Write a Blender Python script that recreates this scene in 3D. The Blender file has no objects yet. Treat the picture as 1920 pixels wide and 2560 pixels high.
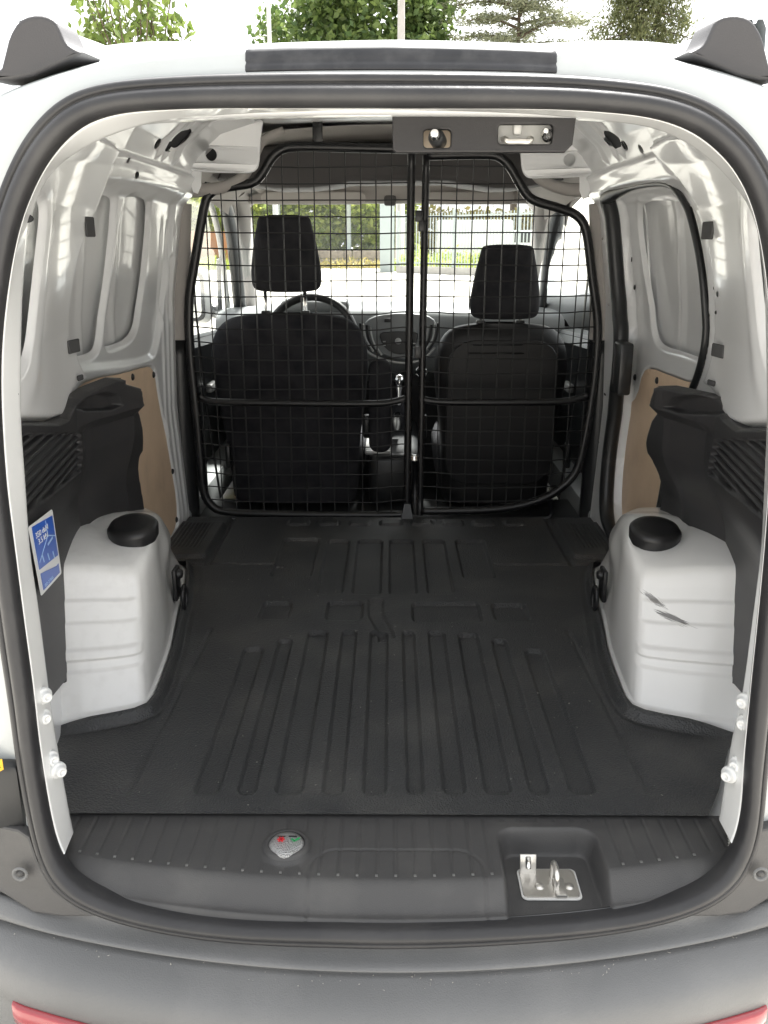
import bpy, bmesh, math, random
import numpy as np
from mathutils import Matrix, Vector
random.seed(7); rng = np.random.default_rng(7)
R = math.radians
SC = bpy.context.scene
COL = SC.collection

# ------------------------------------------------------------------ camera
F_PX, HOR, VPX, CAM_H = 2200., 605., 975., .93      # lens and horizon measured on the 1920 x 2560 photograph
PITCH = math.atan((1280-HOR)/F_PX); YAW = math.atan((VPX-960)/F_PX*math.cos(PITCH))
cd = bpy.data.cameras.new('camera'); cam = bpy.data.objects.new('camera', cd); COL.objects.link(cam)
cam.location = (0, 0, CAM_H); cam.rotation_euler = (math.pi/2-PITCH, 0, YAW)
cd.sensor_fit = 'VERTICAL'; cd.sensor_height = 36; cd.lens = F_PX/2560*36
cd.clip_start = .05; cd.clip_end = 1000
SC.camera = cam
# ------------------------------------------------------------------ light
SUN_EL, SUN_AZ = 58, 18
W = bpy.data.worlds.new('World'); SC.world = W; W.use_nodes = True
nt = W.node_tree; nt.nodes.clear()
sky = nt.nodes.new('ShaderNodeTexSky'); sky.sky_type = 'NISHITA'; sky.sun_disc = False
sky.sun_elevation = R(SUN_EL); sky.sun_rotation = R(SUN_AZ); sky.air_density = 1.0; sky.dust_density = 5.0; sky.ozone_density = 1.0
hs = nt.nodes.new('ShaderNodeHueSaturation'); hs.inputs['Saturation'].default_value = .16
mixc = nt.nodes.new('ShaderNodeMix'); mixc.data_type = 'RGBA'; mixc.inputs[0].default_value = .4
mixc.inputs[7].default_value = (5.05, 5.1, 5.15, 1)          # even cloud cover
bg = nt.nodes.new('ShaderNodeBackground'); bg.inputs['Strength'].default_value = .1
wo = nt.nodes.new('ShaderNodeOutputWorld')
nt.links.new(sky.outputs[0], hs.inputs['Color']); nt.links.new(hs.outputs[0], mixc.inputs[6])
nt.links.new(mixc.outputs[2], bg.inputs['Color']); nt.links.new(bg.outputs[0], wo.inputs['Surface'])
sd = bpy.data.lights.new('sun', 'SUN'); sd.energy = 4.2; sd.angle = R(6); sd.color = (1, .975, .94)
sun = bpy.data.objects.new('sun', sd); COL.objects.link(sun)
sun.rotation_euler = (R(90-SUN_EL), 0, R(180-SUN_AZ)); sun.location = (-3, -5, 12)
SC.view_settings.view_transform = 'Standard'; SC.view_settings.look = 'None'
SC.view_settings.exposure = 2.05; SC.view_settings.gamma = 1
SC.cycles.use_denoising = True; SC.cycles.max_bounces = 14; SC.cycles.diffuse_bounces = 10
SC.cycles.sample_clamp_indirect = 6

# ------------------------------------------------------------------ measuring: photograph pixel + a real surface -> point
_fw = np.array([-math.sin(YAW)*math.cos(PITCH), math.cos(YAW)*math.cos(PITCH), -math.sin(PITCH)])
_rt = np.array([math.cos(YAW), math.sin(YAW), 0.]); _up = np.cross(_rt, _fw); _C = np.array([0, 0, CAM_H])
def ray(x, y): return _fw+_rt*(x-960)/F_PX-_up*(y-1280)/F_PX
def aY(x, y, Y): d = ray(x, y); return _C+d*(Y/d[1])
def aZ(x, y, Z): d = ray(x, y); return _C+d*((Z-CAM_H)/d[2])
def march(x, y, f, t0=.5, t1=6.):
    d = ray(x, y); a, b = t0, t1
    for _ in range(40):
        m = (a+b)/2
        if f(_C+d*m) < 0: a = m
        else: b = m
    return _C+d*b
def zp(pts, off, s): return [(off[0]+x*s, off[1]+y*s) for x, y in pts]

# ------------------------------------------------------------------ mesh helpers
VAN_LOC = Vector((0, 2.4, -.58))
def link(o, parent=None, label=None, cat=None, group=None, kind=None):
    COL.objects.link(o)
    if parent is not None:
        o.parent = parent
        o.matrix_parent_inverse = Matrix.Translation(-parent.location) if parent.parent is None else Matrix()
    if label: o['label'] = label
    if cat: o['category'] = cat
    if group: o['group'] = group
    if kind: o['kind'] = kind
    return o
def mk(name, V, Fc, mat, parent=None, smooth=True, **kw):
    me = bpy.data.meshes.new(name)
    me.from_pydata([tuple(map(float, v)) for v in V], [], [tuple(int(i) for i in f) for f in Fc]); me.materials.append(mat)
    if smooth: me.polygons.foreach_set('use_smooth', [True]*len(me.polygons))
    me.update()
    return link(bpy.data.objects.new(name, me), parent, **kw)
def grid_faces(nu, nv, cu=False, cv=False):
    I = np.arange(nu if cu else nu-1); J = np.arange(nv if cv else nv-1)
    I, J = np.meshgrid(I, J, indexing='ij'); I2 = (I+1) % nu; J2 = (J+1) % nv
    return np.stack([I*nv+J, I2*nv+J, I2*nv+J2, I*nv+J2], -1).reshape(-1, 4)
def mk_np(name, P, Fc, mat, parent=None, smooth=True, **kw):
    P = np.asarray(P, np.float32).reshape(-1, 3); Fc = np.asarray(Fc, np.int32); n = Fc.shape[1]
    used = np.zeros(len(P), bool); used[Fc.ravel()] = True
    idx = np.cumsum(used)-1; P = P[used]; Fc = idx[Fc]
    me = bpy.data.meshes.new(name)
    me.vertices.add(len(P)); me.vertices.foreach_set('co', P.ravel())
    me.loops.add(Fc.size); me.loops.foreach_set('vertex_index', Fc.ravel().astype(np.int32))
    me.polygons.add(len(Fc)); me.polygons.foreach_set('loop_start', np.arange(0, Fc.size, n, dtype=np.int32))
    me.polygons.foreach_set('loop_total', np.full(len(Fc), n, np.int32))
    me.polygons.foreach_set('use_smooth', np.full(len(Fc), smooth))
    me.materials.append(mat); me.update(calc_edges=True); me.validate()
    return link(bpy.data.objects.new(name, me), parent, **kw)
def mk_grid(name, P, mat, parent=None, cu=False, cv=False, keep=None, **kw):
    Fc = grid_faces(P.shape[0], P.shape[1], cu, cv)
    if keep is not None: Fc = Fc[keep.reshape(-1)]
    return mk_np(name, P, Fc, mat, parent, **kw)
def hfield(name, u, v, fn, mat, parent=None, region=None, **kw):
    """sheet over a (u,v) grid; fn(U,V)->xyz; region(U,V)->signed distance, kept where negative, its edge snapped to the outline"""
    U, V = np.meshgrid(u, v, indexing='ij'); keep = None
    if region is not None:
        st = max(u[1]-u[0], v[1]-v[0]); e = 1e-4
        for _ in range(2):
            s = region(U, V); gx = (region(U+e, V)-s)/e; gy = (region(U, V+e)-s)/e
            g2 = np.maximum(gx*gx+gy*gy, .2); k = (np.abs(s) < .72*st)
            U = np.where(k, U-s*gx/g2, U); V = np.where(k, V-s*gy/g2, V)
        c = lambda A: (A[:-1, :-1]+A[1:, :-1]+A[:-1, 1:]+A[1:, 1:])/4
        keep = region(c(U), c(V)) < -1e-5
    return mk_grid(name, fn(U, V), mat, parent, keep=keep, **kw)
def sst(a, b, x): t = np.clip((x-a)/(b-a), 0, 1); return t*t*(3-2*t)
def lerp(x, xs, ys): return np.interp(x, xs, ys)
def chaikin(p, n=2, closed=True):
    p = [np.array(q, float) for q in p]
    for _ in range(n):
        o = []; m = len(p)
        if not closed: o.append(p[0])
        for i in range(m if closed else m-1):
            a, b = p[i], p[(i+1) % m]; o += [a*.75+b*.25, a*.25+b*.75]
        if not closed: o.append(p[-1])
        p = o
    return np.array(p)
def sd_poly(U, V, poly):
    poly = np.asarray(poly); d = np.full(U.shape, 1e9); ins = np.zeros(U.shape, bool); n = len(poly)
    for i in range(n):
        a = poly[i]; b = poly[(i+1) % n]; ex, ey = b-a; L = ex*ex+ey*ey+1e-12
        px, py = U-a[0], V-a[1]; t = np.clip((px*ex+py*ey)/L, 0, 1)
        d = np.minimum(d, (px-ex*t)**2+(py-ey*t)**2)
        c = (a[1] > V) != (b[1] > V)
        ins ^= c & (U < (b[0]-a[0])*(V-a[1])/((b[1]-a[1]) if abs(b[1]-a[1]) > 1e-12 else 1e-12)+a[0])
    d = np.sqrt(d); return np.where(ins, -d, d)
def sd_box(U, V, cx, cy, hx, hy, r=0.):
    qx = np.abs(U-cx)-hx+r; qy = np.abs(V-cy)-hy+r
    return np.hypot(np.maximum(qx, 0), np.maximum(qy, 0))+np.minimum(np.maximum(qx, qy), 0)-r
def sd_ell(U, V, cx, cy, a, b): return (np.hypot((U-cx)/a, (V-cy)/b)-1)*min(a, b)
def cr(pts, n, closed=False):
    """Catmull-Rom resampled evenly"""
    p = np.array(pts, float); m = len(p); seg = m if closed else m-1; out = []
    for i in range(seg):
        g = (lambda k: p[k % m]) if closed else (lambda k: p[min(max(k, 0), m-1)])
        p0, p1, p2, p3 = g(i-1), g(i), g(i+1), g(i+2)
        for t in np.linspace(0, 1, 16, endpoint=False):
            out.append(.5*(2*p1+(p2-p0)*t+(2*p0-5*p1+4*p2-p3)*t*t+(3*p1-p0-3*p2+p3)*t**3))
    out.append(p[0] if closed else p[-1]); out = np.array(out)
    L = np.r_[0, np.cumsum(np.linalg.norm(np.diff(out, axis=0), axis=1))]
    s = np.linspace(0, L[-1], n+1)[:-1] if closed else np.linspace(0, L[-1], n)
    return np.stack([np.interp(s, L, out[:, k]) for k in range(p.shape[1])], 1)
def tube_vf(path, rad, ns=8, closed=False, caps=True, flat=1.0):
    p = np.array(path, float); n = len(p); rad = np.broadcast_to(rad, (n,))
    T = (np.roll(p, -1, 0)-np.roll(p, 1, 0)) if closed else np.gradient(p, axis=0)
    T /= np.linalg.norm(T, axis=1)[:, None]+1e-12
    a = np.array([0, 0, 1.]) if abs(T[0][2]) < .9 else np.array([1., 0, 0])
    N = np.cross(T[0], a); N /= np.linalg.norm(N); V = []
    for i in range(n):
        N = N-T[i]*(N@T[i]); N /= np.linalg.norm(N)+1e-12; B = np.cross(T[i], N)
        for k in range(ns):
            w = 2*math.pi*k/ns; V.append(p[i]+rad[i]*(math.cos(w)*N+flat*math.sin(w)*B))
    Fc = [tuple(f) for f in grid_faces(n, ns, closed, True)]
    if caps and not closed: Fc += [tuple(range(ns))[::-1], tuple((n-1)*ns+k for k in range(ns))]
    return V, Fc
def tube(name, path, rad, mat, parent=None, ns=8, closed=False, flat=1., **kw):
    V, Fc = tube_vf(path, rad, ns, closed, flat=flat); return mk(name, V, Fc, mat, parent, **kw)
def box_bm(bm, c, s, bev=.004, rot=None, seg=2):
    r = bmesh.ops.create_cube(bm, size=1); vs = r['verts']
    M = Matrix.Translation(c) @ (rot.to_4x4() if rot else Matrix()) @ Matrix.Diagonal((*s, 1))
    bmesh.ops.transform(bm, matrix=M, verts=vs)
    if bev: bmesh.ops.bevel(bm, geom=list({e for v in vs for e in v.link_edges}), offset=bev, segments=seg, affect='EDGES', profile=.5)
def bm_obj(name, bm, mat, parent=None, smooth=True, **kw):
    me = bpy.data.meshes.new(name); bm.to_mesh(me); bm.free(); me.materials.append(mat)
    if smooth:
        me.polygons.foreach_set('use_smooth', [True]*len(me.polygons))
        me.set_sharp_from_angle(angle=R(40))
    return link(bpy.data.objects.new(name, me), parent, **kw)
def box(name, c, s, mat, parent=None, bev=.004, rot=None, seg=2, **kw):
    bm = bmesh.new(); box_bm(bm, c, s, bev, rot, seg); return bm_obj(name, bm, mat, parent, **kw)
def lathe(name, prof, mat, parent=None, o=(0, 0, 0), axis='Z', ns=24, rot=None, sq=None, **kw):
    P = np.zeros((ns, len(prof), 3))
    for k in range(ns):
        w = 2*math.pi*k/ns; q = 1. if sq is None else sq(w)
        for j, (r, h) in enumerate(prof): P[k, j] = (r*q*math.cos(w), r*q*math.sin(w), h)
    M = {'Z': Matrix(), 'Y': Matrix.Rotation(R(90), 3, 'X'), 'X': Matrix.Rotation(R(90), 3, 'Y')}[axis].to_3x3()
    if rot: M = rot.to_3x3() @ M
    P = P @ np.array(M).T+np.array(o)
    return mk_grid(name, P, mat, parent, cu=True, **kw)
def plate(name, loops, th, bev, fn, mat, parent=None, res=1, smooth=True, **kw):
    """flat sheet cut from outlines (later loops are holes), thickness th, placed by fn(u,v,w)->xyz"""
    cu = bpy.data.curves.new(name, 'CURVE'); cu.dimensions = '2D'; cu.fill_mode = 'BOTH'
    cu.extrude = max(th/2-bev, 1e-5); cu.bevel_depth = bev; cu.bevel_resolution = res; cu.offset = -bev
    for L in loops:
        s = cu.splines.new('POLY'); s.points.add(len(L)-1); s.use_cyclic_u = True
        for q, (a, b) in zip(s.points, L): q.co = (a, b, 0, 1)
    ob = bpy.data.objects.new(name, cu); me = bpy.data.meshes.new_from_object(ob); bpy.data.objects.remove(ob)
    me.name = name
    for v in me.vertices: v.co = Vector([float(c) for c in fn(*v.co)])
    me.materials.clear(); me.materials.append(mat)
    if smooth:
        me.polygons.foreach_set('use_smooth', [True]*len(me.polygons)); me.set_sharp_from_angle(angle=R(35))
    me.update()
    return link(bpy.data.objects.new(name, me), parent, **kw)
def text(name, body, size, fn, mat, parent=None, ex=.0003, **kw):
    cu = bpy.data.curves.new(name, 'FONT'); cu.body = body; cu.size = size; cu.extrude = ex; cu.align_x = 'LEFT'
    ob = bpy.data.objects.new(name, cu); me = bpy.data.meshes.new_from_object(ob); bpy.data.objects.remove(ob)
    for v in me.vertices: v.co = Vector([float(c) for c in fn(*v.co)])
    me.materials.clear(); me.materials.append(mat)
    return link(bpy.data.objects.new(name, me), parent, **kw)
def rect(x0, y0, x1, y1, r, n=4):
    out = []
    for cx, cy, a in ((x1-r, y1-r, 0), (x0+r, y1-r, 90), (x0+r, y0+r, 180), (x1-r, y0+r, 270)):
        for k in range(n+1): w = R(a+90*k/n); out.append((cx+r*math.cos(w), cy+r*math.sin(w)))
    return out

# ------------------------------------------------------------------ materials
def mat(name, col, rough=.5, metal=0, coat=0, bump=(), col2=None, mixs=None, spec=.5, mixr=(.42, .68), dust=None):
    """bump: list of (kind, scale, distance); col2+mixs: second colour through a noise of that scale; dust=(colour, amount, scale) on faces that look up"""
    m = bpy.data.materials.new(name); m.use_nodes = True; n = m.node_tree; b = n.nodes['Principled BSDF']
    b.inputs['Base Color'].default_value = (*col, 1); b.inputs['Roughness'].default_value = rough
    b.inputs['Metallic'].default_value = metal; b.inputs['Coat Weight'].default_value = coat; b.inputs['Coat Roughness'].default_value = .07
    b.inputs['Specular IOR Level'].default_value = spec
    tc = n.nodes.new('ShaderNodeTexCoord'); cs = None
    def noise(sc, det=6):
        t = n.nodes.new('ShaderNodeTexNoise'); t.inputs['Scale'].default_value = sc; t.inputs['Detail'].default_value = det
        n.links.new(tc.outputs['Object'], t.inputs['Vector']); return t
    def ramp(src, lo, hi):
        r = n.nodes.new('ShaderNodeMapRange'); r.inputs['From Min'].default_value = lo; r.inputs['From Max'].default_value = hi
        n.links.new(src, r.inputs['Value']); return r.outputs[0]
    def mixin(a, colb, fac):
        x = n.nodes.new('ShaderNodeMix'); x.data_type = 'RGBA'; n.links.new(fac, x.inputs[0])
        if a is None: x.inputs[6].default_value = (*col, 1)
        else: n.links.new(a, x.inputs[6])
        x.inputs[7].default_value = (*colb, 1); n.links.new(x.outputs[2], b.inputs['Base Color']); return x.outputs[2]
    if col2 is not None: cs = mixin(None, col2, ramp(noise(mixs).outputs[0], *mixr))
    if dust is not None:
        dc, am, sc = dust; f = ramp(noise(sc, 8).outputs[0], .5, .85)
        mu = n.nodes.new('ShaderNodeMath'); mu.operation = 'MULTIPLY'; mu.inputs[1].default_value = am; n.links.new(f, mu.inputs[0])
        cs = mixin(cs, dc, mu.outputs[0])
    prev = None
    for kind, sc, dist in bump:
        if kind == 'n': h = noise(sc).outputs[0]
        elif kind == 'v':
            t = n.nodes.new('ShaderNodeTexVoronoi'); t.inputs['Scale'].default_value = sc
            n.links.new(tc.outputs['Object'], t.inputs['Vector']); h = t.outputs['Distance']
        bp = n.nodes.new('ShaderNodeBump'); bp.inputs['Distance'].default_value = dist; bp.inputs['Strength'].default_value = 1
        n.links.new(h, bp.inputs['Height'])
        if prev: n.links.new(prev, bp.inputs['Normal'])
        prev = bp.outputs[0]
    if prev: n.links.new(prev, b.inputs['Normal'])
    return m
M = {}
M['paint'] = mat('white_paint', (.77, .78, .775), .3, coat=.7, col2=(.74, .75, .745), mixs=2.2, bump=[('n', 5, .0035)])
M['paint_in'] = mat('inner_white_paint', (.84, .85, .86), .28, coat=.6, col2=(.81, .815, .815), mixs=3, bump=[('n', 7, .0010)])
M['body'] = mat('outer_white_darkened', (.50, .525, .52), .34, coat=.45, col2=(.475, .50, .495), mixs=2.2, bump=[('n', 5, .002)], dust=((.40, .40, .38), .25, 18))  # van white with its colour darkened to offset the strong outdoor light
M['skin'] = mat('primed_skin', (.74, .745, .75), .32, coat=.5, col2=(.70, .705, .71), mixs=4)
M['cavity'] = mat('hole_shade', (.03, .03, .032), .8)  # near-black colour standing in for the shade inside holes
M['mat'] = mat('rubber_liner', (.039, .0405, .0425), .42, bump=[('v', 260, .0013), ('n', 70, .0006)], dust=((.14, .135, .125), .5, 5), col2=(.047, .0485, .05), mixs=9)
M['trim'] = mat('black_trim_plastic', (.024, .024, .026), .45, bump=[('n', 700, .0004)], col2=(.034, .033, .034), mixs=6)
M['sill'] = mat('sill_plastic', (.062, .061, .061), .52, bump=[('n', 600, .0005)], dust=((.16, .155, .145), .3, 12))
M['bumper'] = mat('bumper_plastic', (.145, .147, .147), .5, bump=[('n', 500, .0008)], dust=((.30, .295, .285), .35, 5), col2=(.17, .172, .172), mixs=3)
M['rubber'] = mat('seal_rubber', (.027, .027, .029), .45, bump=[('n', 60, .0006)], dust=((.13, .125, .12), .3, 7))
M['black'] = mat('gloss_black_steel', (.008, .008, .009), .36, spec=.5)
M['fabric'] = mat('seat_fabric', (.038, .038, .042), .95, bump=[('n', 900, .0008)], spec=.2, col2=(.02, .02, .024), mixs=14)
M['seatplastic'] = mat('seat_back_plastic', (.012, .012, .013), .45)
M['zinc'] = mat('zinc_steel', (.72, .70, .66), .32, metal=.9, bump=[('n', 90, .0003)])
M['chrome'] = mat('bright_steel', (.82, .82, .8), .15, metal=1)
M['zincpaint'] = mat('plate_paint', (.62, .62, .6), .4)
M['board'] = mat('brown_hardboard', (.79, .60, .43), .5, col2=(.73, .55, .385), mixs=7, bump=[('n', 300, .0002)], dust=((.34, .23, .17), .35, 9))
M['liner'] = mat('headliner_felt', (.42, .395, .375), .95, bump=[('n', 800, .0005)], spec=.2)
M['linerd'] = mat('grey_shelf_plastic', (.085, .08, .08), .7)
M['dash'] = mat('dash_plastic', (.24, .25, .25), .4, bump=[('n', 600, .0004)])
M['dashd'] = mat('dash_dark', (.02, .021, .022), .35)
M['silver'] = mat('silver_plastic', (.45, .45, .44), .35, metal=.4)
M['capgrey'] = mat('rail_end_plastic', (.06, .058, .06), .55, bump=[('n', 500, .0004)])
M['lampstrip'] = mat('dark_lamp_strip', (.02, .021, .024), .42, col2=(.04, .04, .044), mixs=8, dust=((.12, .12, .12), .4, 40))
M['red'] = mat('red_reflector', (.36, .05, .06), .25, coat=.6)
M['yellow'] = mat('yellow_label', (.85, .45, .02), .5)
M['stickw'] = mat('sticker_white', (.82, .83, .84), .4)
M['stickb'] = mat('sticker_blue', (.025, .12, .56), .35)
M['stickl'] = mat('sticker_pale_blue', (.45, .65, .95), .4)
M['hole'] = M['cavity']
def glass_mat():
    m = bpy.data.materials.new('window_glass'); m.use_nodes = True; n = m.node_tree; n.nodes.clear()
    o = n.nodes.new('ShaderNodeOutputMaterial'); mx = n.nodes.new('ShaderNodeMixShader'); f = n.nodes.new('ShaderNodeFresnel'); f.inputs[0].default_value = 1.35
    t = n.nodes.new('ShaderNodeBsdfTransparent'); t.inputs[0].default_value = (.93, .96, .94, 1); g = n.nodes.new('ShaderNodeBsdfGlossy'); g.inputs['Roughness'].default_value = .02
    n.links.new(f.outputs[0], mx.inputs[0]); n.links.new(t.outputs[0], mx.inputs[1]); n.links.new(g.outputs[0], mx.inputs[2]); n.links.new(mx.outputs[0], o.inputs[0]); return m
M['glass'] = glass_mat()
M['mirror'] = mat('mirror_glass', (.8, .82, .82), .03, metal=1)
M['ground'] = mat('pale_paving', (.51, .485, .435), .9, col2=(.455, .43, .385), mixs=.6, bump=[('n', 14, .01)])
M['bark'] = mat('bark', (.12, .09, .065), .9, bump=[('n', 20, .02)])
M['concrete'] = mat('concrete', (.45, .43, .40), .85, col2=(.38, .36, .33), mixs=3)
M['terracotta'] = mat('terracotta_render', (.42, .20, .10), .85, col2=(.36, .17, .085), mixs=2)
M['stone'] = mat('stone_wall', (.33, .28, .22), .9, col2=(.25, .21, .17), mixs=5, bump=[('n', 8, .03)])
M['gate'] = mat('pale_green_steel', (.40, .45, .44), .5)

# ================================================================== THE VAN
van = bpy.data.objects.new('van', None); van.location = VAN_LOC; van.empty_display_size = .3
link(van, None, 'white delivery van with its rear doorway open on an empty load bay', 'van')

# ---- rear surface of the body and the doorway outline
def RY(X, Z): return 1.055+.12*Z+.26*X*X
def on_rear(x, y, dy=0.): return march(x, y, lambda P: P[1]-RY(P[0], P[2])-dy)
CZ = .52
def polar(px, dy, n=360):
    p = np.array([on_rear(x, y, dy) for x, y in px]); p = cr(p, 900, True)
    th = np.arctan2(p[:, 2]-CZ, p[:, 0]); r = np.hypot(p[:, 2]-CZ, p[:, 0]); o = np.argsort(th); return th[o], r[o]
TH = np.linspace(-math.pi, math.pi, 420, endpoint=False)
def rad(tr): return np.interp(TH, tr[0], tr[1], period=2*math.pi)
seal_px = [(960, 2342), (810, 2339), (579, 2329), (405, 2305), (272, 2270), (185, 2228), (133, 2169), (102, 2074), (69, 1893), (50, 1743), (24, 1562), (0, 1381), (-22, 1200),
           (-34, 1000), (-32, 852), (-18, 716), (2, 600), (26, 510), (72, 405), (127, 328), (191, 276), (278, 248), (405, 236), (579, 230), (960, 228), (1365, 232), (1539, 243), (1650, 258),
           (1735, 285), (1799, 324), (1863, 388), (1905, 463), (1932, 550), (1956, 700), (1966, 900), (1966, 1100), (1956, 1300), (1938, 1500), (1911, 1743), (1892, 1924), (1882, 2047), (1860, 2134), (1811, 2209), (1712, 2264), (1539, 2306), (1206, 2336)]
rs = rad(polar(seal_px, 0)); ker = np.hanning(9); ker /= ker.sum()
rs = np.convolve(np.r_[rs[-10:], rs, rs[:10]], ker, 'same')[10:-10]
ring_px = [(960, 2330), (500, 2310), (250, 2240), (192, 2120), (159, 1960), (137, 1833), (123, 1743), (98, 1544), (75, 1381), (62, 1200), (52, 1046), (52, 850), (58, 690), (72, 560), (90, 500), (112, 455), (145, 416), (178, 390), (225, 362), (278, 338), (359, 312), (450, 298), (579, 286), (760, 279), (960, 276),
           (1300, 284), (1463, 298), (1614, 316), (1701, 348), (1770, 395), (1835, 463), (1880, 532), (1908, 650), (1916, 850), (1918, 1046), (1912, 1200), (1903, 1381), (1881, 1562), (1856, 1743), (1834, 1833), (1815, 1940), (1790, 2090), (1730, 2240), (1450, 2310)]
ri = rad(polar(ring_px, .075)); ri = np.convolve(np.r_[ri[-10:], ri, ri[:10]], ker, 'same')[10:-10]
def ring_pts(r, dy):
    X = r*np.cos(TH); Z = CZ+r*np.sin(TH); return np.stack([X, RY(X, Z)+dy, Z], 1)
# rubber seal: outer lip and inner bulb
prof = [(.024, .012), (.025, -.004), (.022, -.010), (.016, -.012), (.011, -.010), (.0095, -.006), (.008, -.012), (.003, -.019), (-.004, -.0225), (-.012, -.021), (-.019, -.014), (-.022, -.004), (-.0225, .012), (-.018, .03)]
sk = .84-.18*sst(.55, 1.0, -np.sin(TH))
P = np.stack([ring_pts(rs+a*sk, b*sk) for a, b in prof], 1)
seal = mk_grid('door_seal', P, M['rubber'], van, cu=True, label='thick black rubber seal round the rear doorway')
# white inner flange of the doorway
lv = np.linspace(0, 1, 9)
prs = [(rs-.014, .016)]+[((rs-.018)*(1-t)+ri*t, .018+.057*t**1.2) for t in lv]+[(ri+.002, .081), (ri+.012, .088), (ri+.05, .10)]
P = np.stack([ring_pts(a, b) for a, b in prs], 1)
fk = np.repeat(((P[:, 5, 2] > .034) | (np.abs(P[:, 5, 0]) > .60))[:, None], P.shape[1]-1, 1)
flange = mk_grid('doorway_flange', P, M['paint'], van, cu=True, keep=fk)
# outer body: rear corner, roof and sides lofted forwards
ext = cr([(0, 1.166), (.25, 1.160), (.45, 1.138), (.60, 1.085), (.68, .98), (.74, .75), (.78, .45), (.79, .1), (.78, -.15), (.74, -.34), (.4, -.40), (0, -.40)], 130)
ext = np.vstack([ext, ext[-2:0:-1]*[-1, 1]])
def polar_xy(p):
    th = np.arctan2(p[:, 1]-CZ, p[:, 0]); r = np.hypot(p[:, 1]-CZ, p[:, 0]); o = np.argsort(th); return th[o], r[o]
re_ = rad(polar_xy(ext)); up = np.clip(np.sin(TH), 0, 1)
def extp(r, Yv, dz=0.):
    X = r*np.cos(TH); Z = CZ+r*np.sin(TH)+dz*up; return np.stack([X, np.broadcast_to(Yv, X.shape), Z], 1)
secs = [ring_pts(rs+.016, .014), ring_pts(rs+.024, .012)]
for t in (.25, .5, .75, .92): secs.append(ring_pts((rs+.024)*(1-t)+re_*t, .012+.012*t))
b0 = ring_pts(re_, .032); secs.append(b0)
cw = np.exp(-((np.abs(np.abs(TH)-math.pi/2)-.95)/.45)**2)*(np.sin(TH) > 0)      # the shoulder fills out forwards
for t in (.02, .05, .1, .2, .3, .45, .7, 1):
    e = extp(re_+.012*(1-math.exp(-t*30))+.15*cw*sst(0, .4, t), 0, min(.155*1.85*t, .15)); e[:, 1] = b0[:, 1]*(1-t)+3.02*t; secs.append(e)
P = np.stack(secs, 1); side_low = np.abs(P[..., 2]) 
fc = (P[:-1, :-1, 2]+P[1:, 1:, 2])/2
keep = np.ones((len(TH), P.shape[1]-1), bool); zc = (P[:, :-1, 2]+P[:, 1:, 2])/2; keep &= (zc > -.36)
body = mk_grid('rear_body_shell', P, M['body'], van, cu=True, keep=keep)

# ---- load bay walls: half width as a function of place
def W0(Z): return np.interp(Z, [-.1, 0, .4, .75, 1.0, 1.1, 1.18, 1.24, 1.28], [.705, .705, .72, .705, .668, .640, .590, .520, .40])
def zmax(Y): return np.minimum(1.13+.17*(Y-1.25), 1.285)
def v_of(Y, Z): return np.where(Z < 1, Z, 1+(Z-1)*.285/(zmax(Y)-1))      # wall coordinate: 1.285 at the roof
def z_of(Y, V): return np.where(V < 1, V, 1+(V-1)*(zmax(Y)-1)/.285)
def WV(Y, V): return W0(V)-.085*(1-sst(1.30, 1.95, Y))
def WW(Y, Z): return WV(Y, v_of(Y, Z))
def on_wall(x, y, side, h=0.): return march(x, y, lambda P: side*P[0]-(WW(P[1], P[2])-h))
def yv(P): return np.array([P[1], float(v_of(P[1], P[2]))])
OL, OR_, SW = (0, 400), (1360, 400), 560/1239.
def wp(pts, side, h=0., n=2):
    q = [yv(on_wall(x, y, side, h)) for x, y in zp(pts, OL if side < 0 else OR_, SW)]
    return chaikin(q, n) if n else np.array(q)
Lw = dict(
 dpost=wp([(700, -120), (615, 60), (545, 260), (500, 480), (450, 800), (432, 980), (440, 1080), (480, 1160), (520, 1225), (440, 1270), (400, 1380), (350, 1445), (60, 1445), (-300, 1500), (-300, 100), (200, -200)], -1, .03, 1),
 rec0=wp([(228, 200), (258, 280), (240, 450), (205, 800), (180, 1040), (140, 1150), (95, 1195), (20, 1150), (20, 600), (100, 300), (150, 220)], -1, .03),
 recA=wp([(560, 195), (655, 195), (672, 230), (664, 340), (636, 600), (600, 850), (588, 960), (575, 1040), (540, 1075), (380, 1110), (300, 1000), (330, 600), (450, 250)], -1),
 recB=wp([(735, 200), (840, 208), (862, 250), (852, 380), (822, 690), (795, 880), (770, 960), (725, 1005), (625, 1040), (612, 990), (640, 800), (680, 500), (715, 280)], -1),
 frame=wp([(500, 120), (960, 165), (975, 260), (945, 500), (900, 850), (870, 1060), (820, 1110), (520, 1150), (300, 1150), (250, 700), (400, 200)], -1),
 ply=wp([(500, 1215), (700, 1180), (815, 1143), (850, 1148), (868, 1200), (880, 1290), (920, 1480), (950, 1660), (985, 1870), (990, 2010), (940, 2110), (500, 2400), (300, 2000), (400, 1300)], -1, 0, 1))
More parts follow.
